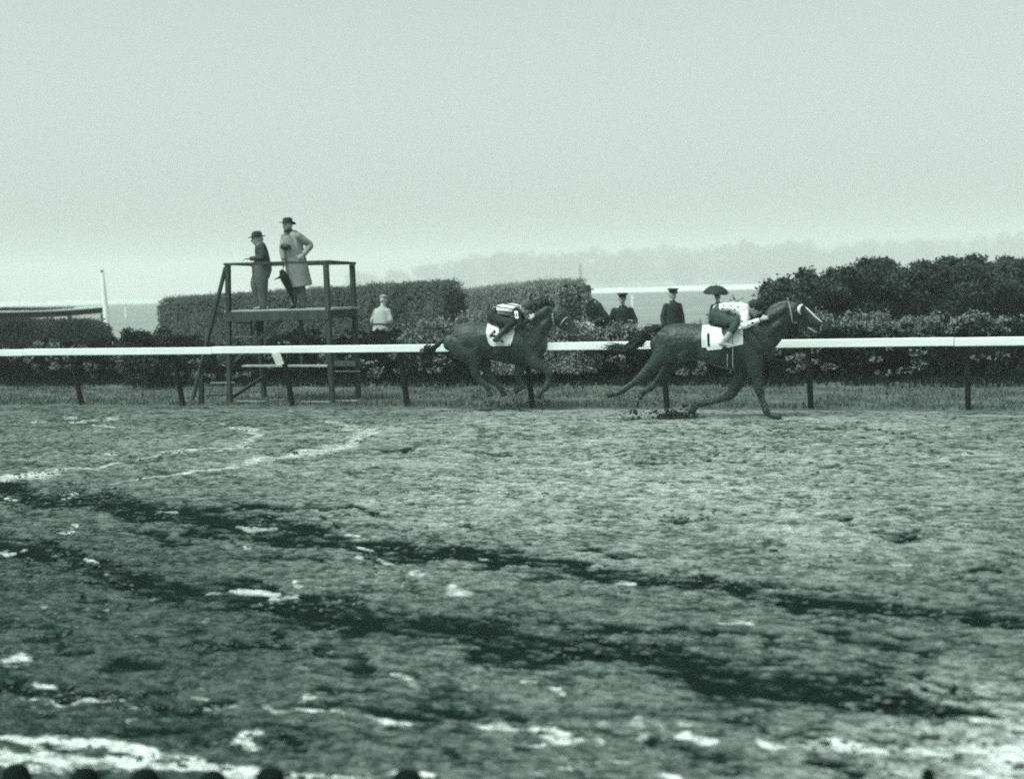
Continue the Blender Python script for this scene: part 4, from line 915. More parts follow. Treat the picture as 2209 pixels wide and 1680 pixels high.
fm2 = Matrix.Translation(H2.location) @ Matrix.Rotation(R(15), 4, 'Z')
for q in ((860, 1450), (980, 1420), (1180, 1430), (830, 1480)):
    c_ = fm2 @ Vector(F2(q[0], q[1] - 20, -.1)); mb = MB()
    for k in range(9): mb.add(*ball((random.gauss(0, .07), random.gauss(0, .03), random.gauss(0, .012)), random.uniform(.010, .024)))
    o = mb.build('flying_clod', M['mud_lump'], None, True); o.location = (c_.x, c_.y, max(c_.z, .03)); tag(o, 'dark scatter of mud low over the track under the rear horse', 'clod', 'clods thrown up by the rear horse')

def spray(par, f, rz, n, x0, x1, y0, y1, label):
    mb = MB()
    for k in range(n):
        t_ = random.random() ** .7; c_ = f(x0 + (x1 - x0) * random.random(), y1 + (y0 - y1) * t_ ** 2.2, random.gauss(0, .16)); q = random.uniform(.003, .009) * (1 + (random.random() > .92))
        V, F = ball(c_, (q * random.uniform(.8, 2.0), q, q * random.uniform(.7, 1.2))); mb.add(V, F)
    o = mb.build('mud_spray', M['mud_lump'], None, True); o.location = par.location; o.rotation_euler = (0, 0, rz); tag(o, label, None, None, 'stuff')
spray(H1, F1, R(9), 420, 150, 900, 960, 1235, 'fine spray of mud thrown back by the leading horse')
spray(H2, F2, R(15), 420, 420, 1450, 1210, 1444, 'fine spray of mud around the hooves of the rear horse')
# ------------------------------------------------------------------ people
def basis(fwd, up):
    fwd = Vector(fwd).normalized(); up = Vector(up); up = (up - fwd * up.dot(fwd)).normalized(); left = up.cross(fwd); return fwd, left, up
def head_tubes(c, fwd, up, s=1.0):           # c = centre of the skull
    F_, L_, U_ = basis(fwd, up); c = Vector(c)
    P = lambda a, b, d: c + F_ * a * s + L_ * b * s + U_ * d * s
    lat = tuple(L_)
    out = [T([P(.035, 0, -.115), P(.03, 0, -.07), P(.015, 0, -.01), P(0, 0, .05), P(-.01, 0, .095)], [(.030 * s, .032 * s), (.062 * s, .055 * s), (.088 * s, .072 * s), (.092 * s, .076 * s), (.058 * s, .052 * s)], lat=lat, n=16),
           T([P(-.03, 0, -.05), P(-.045, 0, 0), P(-.045, 0, .05)], [(.055 * s, .058 * s), (.07 * s, .07 * s), (.06 * s, .065 * s)], lat=lat),
           T([P(.098, 0, .015), P(.112, 0, -.015), P(.112, 0, -.03)], [.011 * s, .015 * s, .017 * s], lat=lat, n=8),
           T([P(.085, -.02, -.062), P(.092, 0, -.060), P(.085, .02, -.062)], [.010 * s] * 3, n=8),
           T([P(.075, -.045, .032), P(.095, 0, .036), P(.075, .045, .032)], [.012 * s] * 3, n=8)]
    for sg in (-1, 1): out.append(T([P(-.01, .074 * sg, -.03), P(-.015, .082 * sg, 0), P(-.01, .078 * sg, .025)], [.012 * s, .017 * s, .012 * s], n=8))
    return out
def eyes(c, fwd, up, par, s=1.0):
    F_, L_, U_ = basis(fwd, up); c = Vector(c)
    for sg in (-1, 1): mb = MB(); mb.add(*ball(c + F_ * .084 * s + L_ * .032 * sg * s + U_ * .012 * s, .0135 * s)); mb.build('eye', M['head_dark'], par, True)
def hand_tubes(wrist, d, palm, thumb_side, curl=.7, s=1.0):   # palm + four bent fingers + thumb
    d = Vector(d).normalized(); palm = Vector(palm); palm = (palm - d * palm.dot(d)).normalized(); sd_ = d.cross(palm) * thumb_side; w_ = Vector(wrist)
    out = [T([w_ - d * .01 * s, w_ + d * .045 * s, w_ + d * .088 * s], [(.017 * s, .026 * s), (.018 * s, .038 * s), (.015 * s, .040 * s)], lat=tuple(sd_), n=10)]
    for i, ln in enumerate((.070, .080, .074, .058)):
        b_ = w_ + d * (.085 * s) + sd_ * ((.030 - .020 * i) * s); a1 = curl * .8; a2 = curl * 1.9; a3 = curl * 2.6
        p1 = b_ + (d * math.cos(a1) + palm * math.sin(a1)) * ln * .45 * s; p2 = p1 + (d * math.cos(a2) + palm * math.sin(a2)) * ln * .32 * s; p3 = p2 + (d * math.cos(a3) + palm * math.sin(a3)) * ln * .25 * s
        out.append(T([b_, p1, p2, p3], [.0095 * s, .009 * s, .0085 * s, .0075 * s], n=8, sub=3))
    t0 = w_ + d * .025 * s + sd_ * .030 * s; t1 = t0 + (d * .6 + sd_ * .7) * .040 * s; t2 = t1 + (d * .8 + palm * .6 * curl + sd_ * .1) * .032 * s
    out.append(T([t0, t1, t2], [.012 * s, .011 * s, .009 * s], n=8, sub=3)); return out
def hat(kind, c, fwd, up, m, par, s=1.0):     # c = centre of the skull
    F_, L_, U_ = basis(fwd, up); c = Vector(c)
    P = lambda a, b, d: c + F_ * a * s + L_ * b * s + U_ * d * s
    mb = MB(); n = 24
    def lathe(prof, ax=1.12, off=0.0, dent=0.0, curlb=0.0):
        V = []; F = []
        for (r, z) in prof:
            for i in range(n):
                a = 2 * math.pi * i / n; zz = z
                if r > .105: zz += curlb * (abs(math.sin(a)) ** 2) * (r - .105) / .05
                if z > .13 and dent: zz -= dent * (1 - abs(math.sin(a)))
                V.append(P(off + math.cos(a) * r * ax, math.sin(a) * r, zz))
        for j in range(len(prof) - 1):
            for i in range(n): F.append([j * n + i, j * n + (i + 1) % n, (j + 1) * n + (i + 1) % n, (j + 1) * n + i])
        F.append(list(range(n))[::-1]); F.append(list(range(len(V) - n, len(V)))); mb.add(V, F)
    if kind == 'fedora': lathe([(.085, .045), (.150, .036), (.152, .044), (.094, .056), (.092, .09), (.084, .135), (.066, .158), (.03, .150)], 1.12, 0, .014, .030)
    elif kind == 'bowler': lathe([(.085, .045), (.125, .042), (.126, .050), (.094, .056), (.094, .10), (.080, .145), (.05, .165), (.02, .170)], 1.12, 0, 0, .02)
    elif kind == 'peaked':      # uniform cap with a wide flat crown
        lathe([(.086, .040), (.090, .075), (.128, .105), (.132, .118), (.110, .132), (.04, .136)], 1.04, .01)
        V = [P(.07 + .075 * math.cos(a), .085 * math.sin(a), .045 - .03 * math.cos(a)) for a in np.linspace(-1.5, 1.5, 11)] + [P(.05, .08 * math.sin(a), .05) for a in np.linspace(-1.5, 1.5, 11)]
        V2 = [v + U_ * .008 for v in V]; k = len(V)
        mb.add(V + V2, [[i, i + 1, 11 + i + 1, 11 + i] for i in range(10)] + [[k + i, k + 11 + i, k + 12 + i, k + i + 1] for i in range(10)] + [[i, k + i, k + i + 1, i + 1] for i in range(10)])
    elif kind == 'flat':        # soft flat cap
        lathe([(.084, .040), (.100, .070), (.112, .088), (.100, .110), (.06, .126), (.02, .130)], 1.15, .015)
        V = [P(.08 + .06 * math.cos(a), .075 * math.sin(a), .050 - .02 * math.cos(a)) for a in np.linspace(-1.5, 1.5, 11)] + [P(.05, .08 * math.sin(a), .06) for a in np.linspace(-1.5, 1.5, 11)]
        V2 = [v + U_ * .010 for v in V]; k = len(V)
        mb.add(V + V2, [[i, i + 1, 11 + i + 1, 11 + i] for i in range(10)] + [[k + i, k + 11 + i, k + 12 + i, k + i + 1] for i in range(10)] + [[i, k + i, k + i + 1, i + 1] for i in range(10)])
    elif kind == 'round': lathe([(.088, -.03), (.092, .02), (.090, .06), (.080, .10), (.055, .130), (.02, .142)], 1.06)
    elif kind == 'jockey':
        lathe([(.092, -.005), (.099, .03), (.099, .065), (.086, .105), (.055, .132), (.02, .142)], 1.10, -.005)
        V = [P(.08 + .055 * math.cos(a), .07 * math.sin(a), .030 - .015 * math.cos(a)) for a in np.linspace(-1.5, 1.5, 11)] + [P(.06, .078 * math.sin(a), .04) for a in np.linspace(-1.5, 1.5, 11)]
        V2 = [v + U_ * .009 for v in V]; k = len(V)
        mb.add(V + V2, [[i, i + 1, 11 + i + 1, 11 + i] for i in range(10)] + [[k + i, k + 11 + i, k + 12 + i, k + i + 1] for i in range(10)] + [[i, k + i, k + i + 1, i + 1] for i in range(10)])
    return mb.build('hat' if kind in ('fedora', 'bowler') else 'cap', m, par, True)

# ---------------- jockeys
sk_sl = {}
def jockey(par_obj, f, rz, label, J, silks, pants, boot, capm, glove, sleeve_m=None):
    root = empty('person', tuple(par_obj.location), rz, label, 'jockey', 'jockeys in the race')
    hy = .0
    c = f(*J['head']); hf = J['hfwd']; hu = J['hup']; hc = Vector(c)
    # skin: head, neck, hands on the reins, joined through the arms and trunk
    neck0 = f(*J['shoulder'])
    skin = head_tubes(hc, hf, hu, .98) + [T([neck0, hc + Vector(hu).normalized() * -.06], [.065, .055], lat=(0, 1, 0))]
    W = {}
    for sg in (-1, 1):
        sh = f(J['shoulder'][0], J['shoulder'][1] + 10, sg * .17); el = f(*J['elbow'], sg * .30); wr = f(*J['wrist'], sg * .19)
        skin.append(T([neck0, sh, el, wr], [.045, .045, .035, .028]))
        d = Vector(f(*J['hand'], sg * .15)) - Vector(wr); skin += hand_tubes(wr, d, (0, -sg * .8, -.5), -sg if sg < 0 else -sg, .75); W[sg] = (sh, el, wr)
    skin.append(T([neck0, f(*J['mid']), f(*J['hip'])], [(.08, .12)] * 3))
    body = solid('body', skin, M['skin'], root, .0075, 2)
    eyes(hc, hf, hu, root, .98)
    # silks
    tr = [T([f(*J['hip']), f(*J['mid']), f(J['shoulder'][0] - 45, J['shoulder'][1]), f(*J['shoulder']), f(J['shoulder'][0] + 30, J['shoulder'][1] + 5)], [(f.L(J['rt'][0]), .145), (f.L(J['rt'][1]), .165), (f.L(J['rt'][2]), .19), (f.L(J['rt'][3]), .16), (.06, .07)], n=20, caps=(.5, .5))]
    slv = []
    for sg in (-1, 1):
        sh, el, wr = W[sg]; sh2 = Vector(sh) + Vector((-.02, -sg * .02, 0)); mid = Vector(sh).lerp(Vector(el), .55) + Vector((0, sg * .01, 0)); fm_ = Vector(el).lerp(Vector(wr), .5); end = Vector(el).lerp(Vector(wr), .88)
        (slv if sleeve_m else tr).append(T([sh2, mid, el, fm_, end], [(.075, .065), (.062, .055), (.050, .048), (.044, .042), (.036, .036)], n=14))
    sk = solid('silk_shirt', tr, silks, root, .009, 3)
    for q in slv: sl_ = solid('sleeve', [q], sleeve_m, root, .009, 2); sk_sl.setdefault(root.name, []).append(sl_)
    # breeches: seat, thighs, knees, down to the boot tops
    br_ = [T([f(J['hip'][0] + 12, J['hip'][1] - 4), f(*J['seat'])], [(f.L(J['rs'][0]), .155), (f.L(J['rs'][1]), .17)], n=18)]
    bo = []
    for sg in (-1, 1):
        hp = f(*J['thigh0'], sg * .09); md = f(*J['thigh1'], sg * .19); kn = f(*J['knee'], sg * .29); sh_ = f(*J['shin'], sg * .345); an = f(*J['ankle'], sg * .365); to = f(*J['toe'], sg * .375)
        br_.append(T([hp, md, kn], [(f.L(J['rl'][0]), .095), (f.L(J['rl'][1]), .085), (f.L(J['rl'][2]), .062)], n=16))
        br_.append(T([kn, Vector(kn).lerp(Vector(sh_), .55), sh_], [(.064, .06), (.060, .056), (.050, .048)], n=14))
        mids = Vector(sh_).lerp(Vector(an), .5)
        bo.append(solid('boot', [T([Vector(sh_) + (Vector(kn) - Vector(sh_)) * .12, mids, an], [(.054, .052), (.050, .046), (.038, .036)], n=14),
                                 T([Vector(an) - Vector((.035, 0, .015)), Vector(an) + Vector((.03, 0, -.02)), to], [(.034, .034), (.036, .036), (.022, .032)], n=12)], boot, root, .009, 2))
    solid('breeches', br_, pants, root, .009, 3)
    mb = MB()
    for sg in (-1, 1):
        an = Vector(f(*J['ankle'], sg * .365)); to = Vector(f(*J['toe'], sg * .375)); c_ = an.lerp(to, .55) + Vector((0, 0, -.035))
        mb.beam(c_ - Vector((.03, 0, 0)), c_ + Vector((.03, 0, 0)), .09, .012)
    for sg in (-1, 1):
        pass
    cp = hat('jockey', hc, hf, hu, capm, root, 1.0)
    for sg in (-1, 1):
        if glove:
            el, wr = W[sg][1:]; mb2 = MB(); mb2.tube([Vector(el).lerp(Vector(wr), .86), Vector(el).lerp(Vector(wr), .91)], [.040, .039], n=12, sub=2, caps=(.1, .1)); mb2.build('cuff', glove, root, True)
    # stirrup irons
    mb3 = mb.build('stirrup', M['strap_pale'], par_obj)
    return root, sk, W
J1 = dict(head=(1426, 258), hfwd=(.92, 0, -.38), hup=(.38, 0, .92), shoulder=(1352, 274), mid=(1212, 247), hip=(1098, 256), rt=(44, 52, 76, 60), elbow=(1338, 405), wrist=(1490, 352), hand=(1553, 330),
          seat=(1082, 305), rs=(44, 58), thigh0=(1085, 308), thigh1=(1175, 350), knee=(1278, 372), rl=(62, 54, 42), shin=(1212, 480), ankle=(1158, 548), toe=(1245, 578))
jk1, sk1, W1 = jockey(H1, F1, R(9), 'jockey in a white shirt with black spots crouched low on the leading horse', J1, M['silks_dots'], M['pants_dark'], M['boot'], M['cap_dark'], M['pants_dark'])
J2 = dict(head=(1286, 318), hfwd=(.90, 0, -.42), hup=(.42, 0, .90), shoulder=(1195, 332), mid=(1072, 334), hip=(950, 338), rt=(56, 72, 66, 56), elbow=(1245, 505), wrist=(1345, 432), hand=(1392, 380),
          seat=(915, 395), rs=(52, 66), thigh0=(922, 412), thigh1=(1030, 456), knee=(1155, 472), rl=(66, 58, 46), shin=(1052, 560), ankle=(975, 640), toe=(1045, 668))
jk2, sk2, W2 = jockey(H2, F2, R(15), 'jockey in black and white striped silks crouched on the rear horse', J2, M['silks_stripes'], M['pants_black'], M['boot_dark'], M['cap_grey'], M['strap_pale'], M['black'])
# number on the sleeve of the rear jockey
f = F2
Bs = bvh_of(sk_sl[jk2.name][0]); mb = MB()
def on_sleeve(quad, off):
    V, F = patch('x', Bs, [f(a, b)[::2] for a, b in quad], -1, off, None, None, (5, 8)); return V, F
mb.add(*on_sleeve(((1172, 346), (1208, 344), (1222, 424), (1180, 424)), .006)); bnd = mb.build('sleeve_band', M['cloth'], jk2, True)
mb = MB()
for q in (((1196, 366), (1202, 366), (1207, 410), (1201, 410)), ((1184, 392), (1190, 370), (1196, 366), (1190, 396)), ((1184, 392), (1210, 390), (1211, 397), (1185, 399))): mb.add(*on_sleeve(q, .012))
mb.build('sleeve_number', M['black'], bnd, True)
# whips, each held in a hand
def whip(par, f, rz, a, b, label):
    mb = MB(); mb.tube([f(*a), f((a[0] + b[0]) / 2 + 4, (a[1] + b[1]) / 2, (a[2] + b[2]) / 2), f(*b)], [.010, .008, .007], sub=4, n=8); mb.add(*ball(f(*b), .019))
    o = mb.build('whip', M['leather'], None, True); o.location = par.location; o.rotation_euler = (0, 0, rz); return tag(o, label, 'whip', 'riding whips')
whip(H1, F1, R(9), (1548, 335, .15), (1634, 128, .20), 'riding whip raised beyond the neck of the leading horse, knob up')
whip(H2, F2, R(15), (1392, 388, -.16), (1356, 165, -.12), 'riding whip held upright in the hand of the striped jockey')

# ---------------- two men on the tower (local frame: x to the right of the picture, y away, z up)
class PF:
    def __init__(s, x0, z0, k): s.x0, s.z0, s.k = x0, z0, k
    def __call__(s, x, z, y=0.0): return ((x - s.x0) / s.k, y, (s.z0 - z) / s.k)
    def L(s, r): return r / s.k
DZ = tw.location.z + ZD
VIEW = TH + math.atan((1104.5 - 590) / FPX)
a_ = RY(566, 667, 1.0)
k_ = 850.0
f = PF(385, 1592, k_)
m1_ = empty('person', (a_.x, a_.y, DZ), VIEW, 'man in dark jacket and brimmed hat leaning forearms on the tower hand rail, in profile', 'man', 'men on the tower')
hc = Vector(f(352, 455)); hf = (-1, 0, -.05); hu = (0, 0, 1)
skin = head_tubes(hc, hf, hu, .98) + [T([f(372, 560), f(360, 500)], [.058, .052]), T([f(400, 560), f(420, 720), f(410, 900)], [(.09, .14)] * 3)]
W = {}
for sg in (-1, 1):
    sh = f(415, 565, sg * .17); el = f(428, 752, sg * .21); wr = f(235, 765, sg * .08 - .02); skin.append(T([sh, el, wr], [.045, .036, .028])); skin += hand_tubes(wr, (-1, 0, .02), (0, 0, -1), sg, .35); W[sg] = (sh, el, wr)
    skin.append(T([f(400, 900, sg * .09), f(390, 1200, sg * .1), f(395, 1540, sg * .1)], [.06, .05, .04]))
solid('body', skin, M['skin'], m1_, .0085, 2); eyes(hc, hf, hu, m1_)
ja = [T([f(380, 522), f(395, 560), f(405, 640), f(420, 740), f(428, 830), f(420, 900)], [(f.L(52), .09), (f.L(85), .19), (f.L(106), .20), (f.L(112), .19), (f.L(116), .195), (f.L(126), .20)], n=20, caps=(.3, .2))]
for sg in (-1, 1):
    sh, el, wr = W[sg]; ja.append(T([Vector(sh) + Vector((0, -sg * .02, 0)), Vector(sh).lerp(Vector(el), .5), el, Vector(el).lerp(Vector(wr), .5), Vector(el).lerp(Vector(wr), .97)], [.072, .064, .055, .048, .042]))
solid('jacket', ja, M['coat_dark'], m1_, .0105, 3)
mb = MB(); mb.tube([f(318, 528), f(340, 545), f(372, 550)], [.025, .035, .05]); mb.build('scarf', M['coat_black'], m1_, True)
tr = [T([f(412, 870), f(405, 940), f(400, 1000)], [(f.L(150), .19), (f.L(160), .19), (f.L(145), .18)], n=18)]
for sg, dx in ((-1, 0), (1, -80)):
    tr.append(T([f(400, 960, sg * .09), f(395 + dx, 1150, sg * .10), f(400 + dx, 1300, sg * .10), f(400 + dx, 1460, sg * .10), f(395 + dx, 1545, sg * .10)], [(.140, .10), (.122, .098), (.100, .090), (.084, .078), (.085, .075)], n=16))
    solid('shoe', [T([f(455 + dx, 1555, sg * .1), f(400 + dx, 1550, sg * .1), f(300 + dx, 1570, sg * .1), f(245 + dx, 1578, sg * .1)], [(.04, .042), (.045, .045), (.028, .045), (.016, .034)])], M['boot'] if sg < 0 else M['boot_dark'], m1_, .009, 1)
solid('trousers', tr, M['trousers'], m1_, .0105, 3)
hat('fedora', hc, (-1, 0, -.08), hu, M['hat_dark'], m1_, 1.0)

b_ = RY(641, 667, 1.02); f = PF(880, 1582, 815.0); VIEW2 = VIEW
m2_ = empty('person', (b_.x, b_.y, DZ), VIEW2, 'tall man in a long pale raincoat on the tower, one hand on his hip', 'man', 'men on the tower')
hc = Vector(f(778, 240)); hf = (-.75, -.66, -.03); hu = (0, 0, 1); fw_lat = (.66, -.75, 0)
skin = head_tubes(hc, hf, hu, 1.0) + [T([f(800, 350), f(790, 290)], [.058, .054]), T([f(830, 400), f(860, 700), f(890, 900)], [(.09, .15)] * 3, lat=fw_lat)]
shR = f(725, 420, .02); elR = f(678, 620, -.06); wrR = f(690, 770, -.12)
shL = f(950, 420, -.06); elL = f(1130, 565, -.02); wrL = f(1020, 715, -.16)
skin += [T([shR, elR, wrR], [.045, .036, .028]), T([shL, elL, wrL], [.045, .036, .028])] + hand_tubes(wrR, (.05, -.1, -1), (-.3, -.6, 0), 1, .8) + hand_tubes(wrL, (-.75, -.1, -.35), (.2, .9, 0), 1, .5)
for sx in (-1, 1): skin.append(T([f(900 + 60 * sx, 900), f(895 + 70 * sx, 1250), f(890 + 75 * sx, 1540)], [.06, .05, .04]))
solid('body', skin, M['skin'], m2_, .0085, 2); eyes(hc, hf, hu, m2_)
co = [T([f(805, 350), f(825, 385), f(835, 450), f(845, 580), f(865, 720), f(890, 860), f(915, 1020), f(935, 1150), f(945, 1225)], [(.075, f.L(60)), (.10, f.L(130)), (.12, f.L(160)), (.13, f.L(172)), (.135, f.L(178)), (.15, f.L(185)), (.16, f.L(190)), (.17, f.L(196)), (.175, f.L(202))], lat=(1, 0, 0), n=28, caps=(.3, .05)),
      T([shR, Vector(shR).lerp(Vector(elR), .5), elR, Vector(elR).lerp(Vector(wrR), .95)], [.078, .07, .062, .052]), T([shL, Vector(shL).lerp(Vector(elL), .5), elL, Vector(elL).lerp(Vector(wrL), .5), Vector(elL).lerp(Vector(wrL), .92)], [.085, .078, .068, .062, .052])]
solid('raincoat', co, M['coat_pale'], m2_, .0105, 3)
mb = MB(); mb.tube([f(735, 335, -.05), f(770, 325, -.085), f(825, 315, -.03), f(840, 320, .06)], [.03, .036, .036, .03]); mb.build('scarf', M['coat_dark'], m2_, True)
solid('field_glass_case', [T([f(680, 575, -.10), f(740, 585, -.16), f(790, 592, -.17)], [(.055, .04), (.055, .045), (.045, .04)])], M['leather'], m2_, .01, 2)
tr = []
for sx in (-1, 1):
    tr.append(T([f(915 + 55 * sx, 1000, -.02 * sx), f(905 + 62 * sx, 1250, -.02 * sx), f(895 + 75 * sx, 1540, -.03 * sx)], [.085, .078, .068], lat=(1, 0, 0)))
    solid('shoe', [T([f(920 + 80 * sx, 1556, .0), f(880 + 80 * sx, 1552, -.02), f(835 + 78 * sx, 1566, -.10), f(812 + 76 * sx, 1572, -.14)], [(.035, .04), (.042, .044), (.026, .042), (.015, .03)])], M['boot_dark'], m2_, .009, 1)
solid('trousers', tr, M['trousers'], m2_, .0105, 3)
hat('fedora', hc, (-.8, -.6, .10), (.06, .05, 1), M['hat_dark'], m2_, 1.02)
m1_.scale = (1.06, 1.06, 1.05)
# furled umbrella hanging from his hand, tip on the deck
um = empty('furled_umbrella', tuple(m2_.location), VIEW2, 'loosely furled black umbrella hanging between the two men on the tower', 'umbrella')
mb = MB(); mb.tube([f(660, 985, -.16), f(690, 1060, -.15), f(735, 1180, -.13), f(775, 1300, -.12), f(805, 1420, -.11), f(815, 1500, -.105)], [(.055, .05), (.085, .07), (.075, .06), (.050, .045), (.030, .03), (.012, .012)], n=14)
for k in range(7): 
    a = random.uniform(-.05, .05); mb.tube([f(650 + 20 * k % 60, 1000, -.16 + a), f(720 + 10 * k, 1180, -.13 + a * 1.3), f(785 + 4 * k, 1380, -.115)], [.02, .024, .008], n=8)
mb.tube([f(640, 1060, -.16), f(585, 1085, -.17), f(532, 1103, -.18)], [.034, .016, .008]); mb.build('canopy', M['umbrella'], um, True)
mb = MB(); mb.tube([f(693, 850, -.13), f(685, 900, -.145), f(672, 990, -.155)], [.011, .010, .010]); mb.build('handle', M['leather'], um, True)
mb = MB(); mb.tube([f(815, 1500, -.105), f(822, 1560, -.10)], [.008, .005]); mb.build('tip', M['leather'], um, True)

# ---------------- generic standing figure
def standing(label, loc, rz, h, coat, trou, hatk, hatm, lean=0.0, hemz=.55, belt=None, voxel=.012, cat='man', group=None, arms='down', skin_m=None, cutz=0.0, headturn=0.0, wide=1.0):
    s = h / 1.78; root = empty('person', loc, rz, label, cat, group)
    P = lambda x, y, z: (x * s * wide, (y - lean * max(z - .9, 0)) * s, z * s)
    LX = (1, 0, 0); hc = Vector(P(0, -.02, 1.625)); hfw = Vector((math.sin(headturn), -math.cos(headturn), -.05))
    skin = head_tubes(hc, hfw, (0, 0, 1), s) + [T([P(0, .01, 1.38), P(0, 0, 1.56)], [.058 * s, .052 * s]), T([P(0, .01, 1.40), P(0, .01, 1.1), P(0, .01, .88)], [(.08 * s, .14 * s)] * 3, lat=LX)]
    W = {}
    for sg in (-1, 1):
        if arms == 'front' : pts_ = [P(sg * .165, 0, 1.355), P(sg * .26, -.02, 1.10), P(sg * .10, -.22, 1.02)]
        elif arms == 'up' and sg > 0: pts_ = [P(sg * .165, 0, 1.355), P(sg * .24, -.10, 1.16), P(sg * .12, -.20, 1.34)]
        else: pts_ = [P(sg * .165, 0, 1.355), P(sg * .25, .02, 1.10), P(sg * .25, -.05, .86)]
        W[sg] = pts_; skin.append(T(pts_, [.045 * s, .037 * s, .028 * s])); d = Vector(pts_[2]) - Vector(pts_[1]); skin += hand_tubes(pts_[2], d, (-sg, -.3, 0) if arms == 'down' else (0, -.3, -1), sg, .5, s)
        skin.append(T([P(sg * .09, .01, .9), P(sg * .10, 0, .48), P(sg * .10, .02, .07)], [.065 * s, .05 * s, .04 * s]))
    solid('body', skin, skin_m or M['skin'], root, voxel * .8, 1)
    if voxel < .016: eyes(hc, hfw, (0, 0, 1), root, s)
    co = [T([P(0, .01, 1.47), P(0, .01, 1.43), P(0, .01, 1.34), P(0, .01, 1.12), P(0, .01, .95), P(0, .01, hemz)], [(.065 * s, .075 * s), (.095 * s, .115 * s), (.125 * s, .195 * s), (.13 * s, .20 * s), (.135 * s, .205 * s), (.16 * s, .235 * s)], lat=LX, n=22, caps=(.3, .05))]
    for sg in (-1, 1):
        a, b, c_ = W[sg]; co.append(T([a, Vector(a).lerp(Vector(b), .5), b, Vector(b).lerp(Vector(c_), .95)], [.075 * s, .068 * s, .06 * s, .048 * s]))
    solid('coat', co, coat, root, voxel, 2)
    if belt: mb = MB(); mb.tube([P(0, .01, 1.0), P(0, .01, 1.04)], [(.148 * s, .222 * s)] * 2, lat=LX, n=20, sub=2, caps=(.05, .05)); mb.build('belt', belt, root, True)
    tr = []
    for sg in (-1, 1):
        tr.append(T([P(sg * .09, .01, .95), P(sg * .10, 0, .5), P(sg * .10, .02, .08)], [.10 * s, .08 * s, .07 * s])); solid('shoe', [T([P(sg * .10, .06, .05), P(sg * .10, 0, .05), P(sg * .10, -.12, .035), P(sg * .10, -.17, .03)], [.04 * s, .045 * s, .035 * s, .02 * s], lat=LX)], M['boot_dark'], root, voxel, 1)
    solid('trousers', tr, trou, root, voxel, 2)
    if hatk: hat(hatk, hc, hfw, (0, 0, 1), hatm, root, s)
    return root, hc, P
def place(px_, pytop, d, h, cap=.0):     # stand a figure of height h with the top of its hat at the pixel
    c = DP(px_, pytop, d); return (c.x, c.y, c.z - h)
IG = .28
def ground_fig(px_, pytop, d): 
    c = DP(px_, pytop, d); z = float(zin(c.y)); return (c.x, c.y, z), c.z - z
VR = lambda px_: TH - math.atan((px_ - 1104.5) / FPX)
for (px_, pt, d, dz_, lab, kw) in (
    (1299, 611, 33.0, .06, 'man in dark coat and soft hat bent forward at the end of the clipped hedge', dict(hatk='fedora', hatm=M['coat_dark'], lean=.55, rz=-.9, arms='front')),
    (1341, 627, 33.0, .03, 'uniformed man in wide dark cap and dark coat between bent man and lone capped man', dict(hatk='peaked', hatm=M['cap_dark'], lean=.1, rz=.15, arms='front', wide=1.15)),
    (1450, 617, 33.0, .03, 'capped man in dark coat standing alone midway to the open umbrella', dict(hatk='peaked', hatm=M['cap_dark'], lean=0, rz=.5, arms='down')),
    (1549, 628, 37.5, .03, 'man in dark coat holding an open black umbrella behind the spotted jockey', dict(hatk='flat', hatm=M['coat_dark'], lean=.05, rz=-.3, arms='up')),
    (818, 632, 36.0, .03, 'man in white jacket and pale trousers standing behind hedge right of the tower', dict(hatk='flat', hatm=M['coat_pale'], lean=.25, rz=2.6, arms='front', coat=M['white_suit'], trou=M['white_suit'], hemz=.82, belt=M['coat_dark']))):
    (loc, hh) = ground_fig(px_, pt, d); rz = kw.pop('rz') + VR(px_); hk = kw.pop('hatk'); hm_ = kw.pop('hatm'); coat = kw.pop('coat', M['coat_black']); trou = kw.pop('trou', M['trousers'])
    r_, hc_, P_ = standing(lab, loc, rz, (hh - .03) * 1.0, coat, trou, hk, hm_, voxel=.014, group='men standing on the infield', **kw)
    if px_ == 1549: ub = r_
# open umbrella
c = DP(1545, 621, 37.3); root = empty('open_umbrella', (c.x, c.y, c.z), VR(1545), 'open black umbrella held above a man behind the spotted jockey', 'umbrella')
n = 32; V = []; F = []; ru = .36
for j, (rr_, zz) in enumerate(((.0, .06), (.15, .05), (.30, .02), (.42, -.05), (.50, -.125), (.53, -.17))):
    for i in range(n):
        a = 2 * math.pi * i / n; sc_ = 1 - .05 * (rr_ / .53) * (1 - abs(math.cos(4 * a))); sag = .025 * (rr_ / .53) ** 2 * (1 - abs(math.cos(4 * a)))
        V.append((math.cos(a) * rr_ * sc_ * .66, math.sin(a) * rr_ * sc_ * .66, (zz + sag) * .9))
for j in range(5):
    for i in range(n): F.append([j * n + i, j * n + (i + 1) % n, (j + 1) * n + (i + 1) % n, (j + 1) * n + i])
o = from_lists('canopy', V, F, M['umbrella'], root); mo = o.modifiers.new('t', 'SOLIDIFY'); mo.thickness = .006
o.rotation_euler = (R(8), R(4), 0)
mb = MB(); mb.tube([(0, 0, .10), (.0, 0, -.5), (.02, 0, -.75)], [.008, .009, .012]); mb.build('shaft', M['leather'], root, True)
mb = MB()
for k in range(8):
    a = math.pi / 4 * k; mb.tube([(0, 0, -.22), (math.cos(a) * .18, math.sin(a) * .18, .005)], [.004, .004], sub=2, n=6)
mb.build('ribs', M['leather'], root, True)

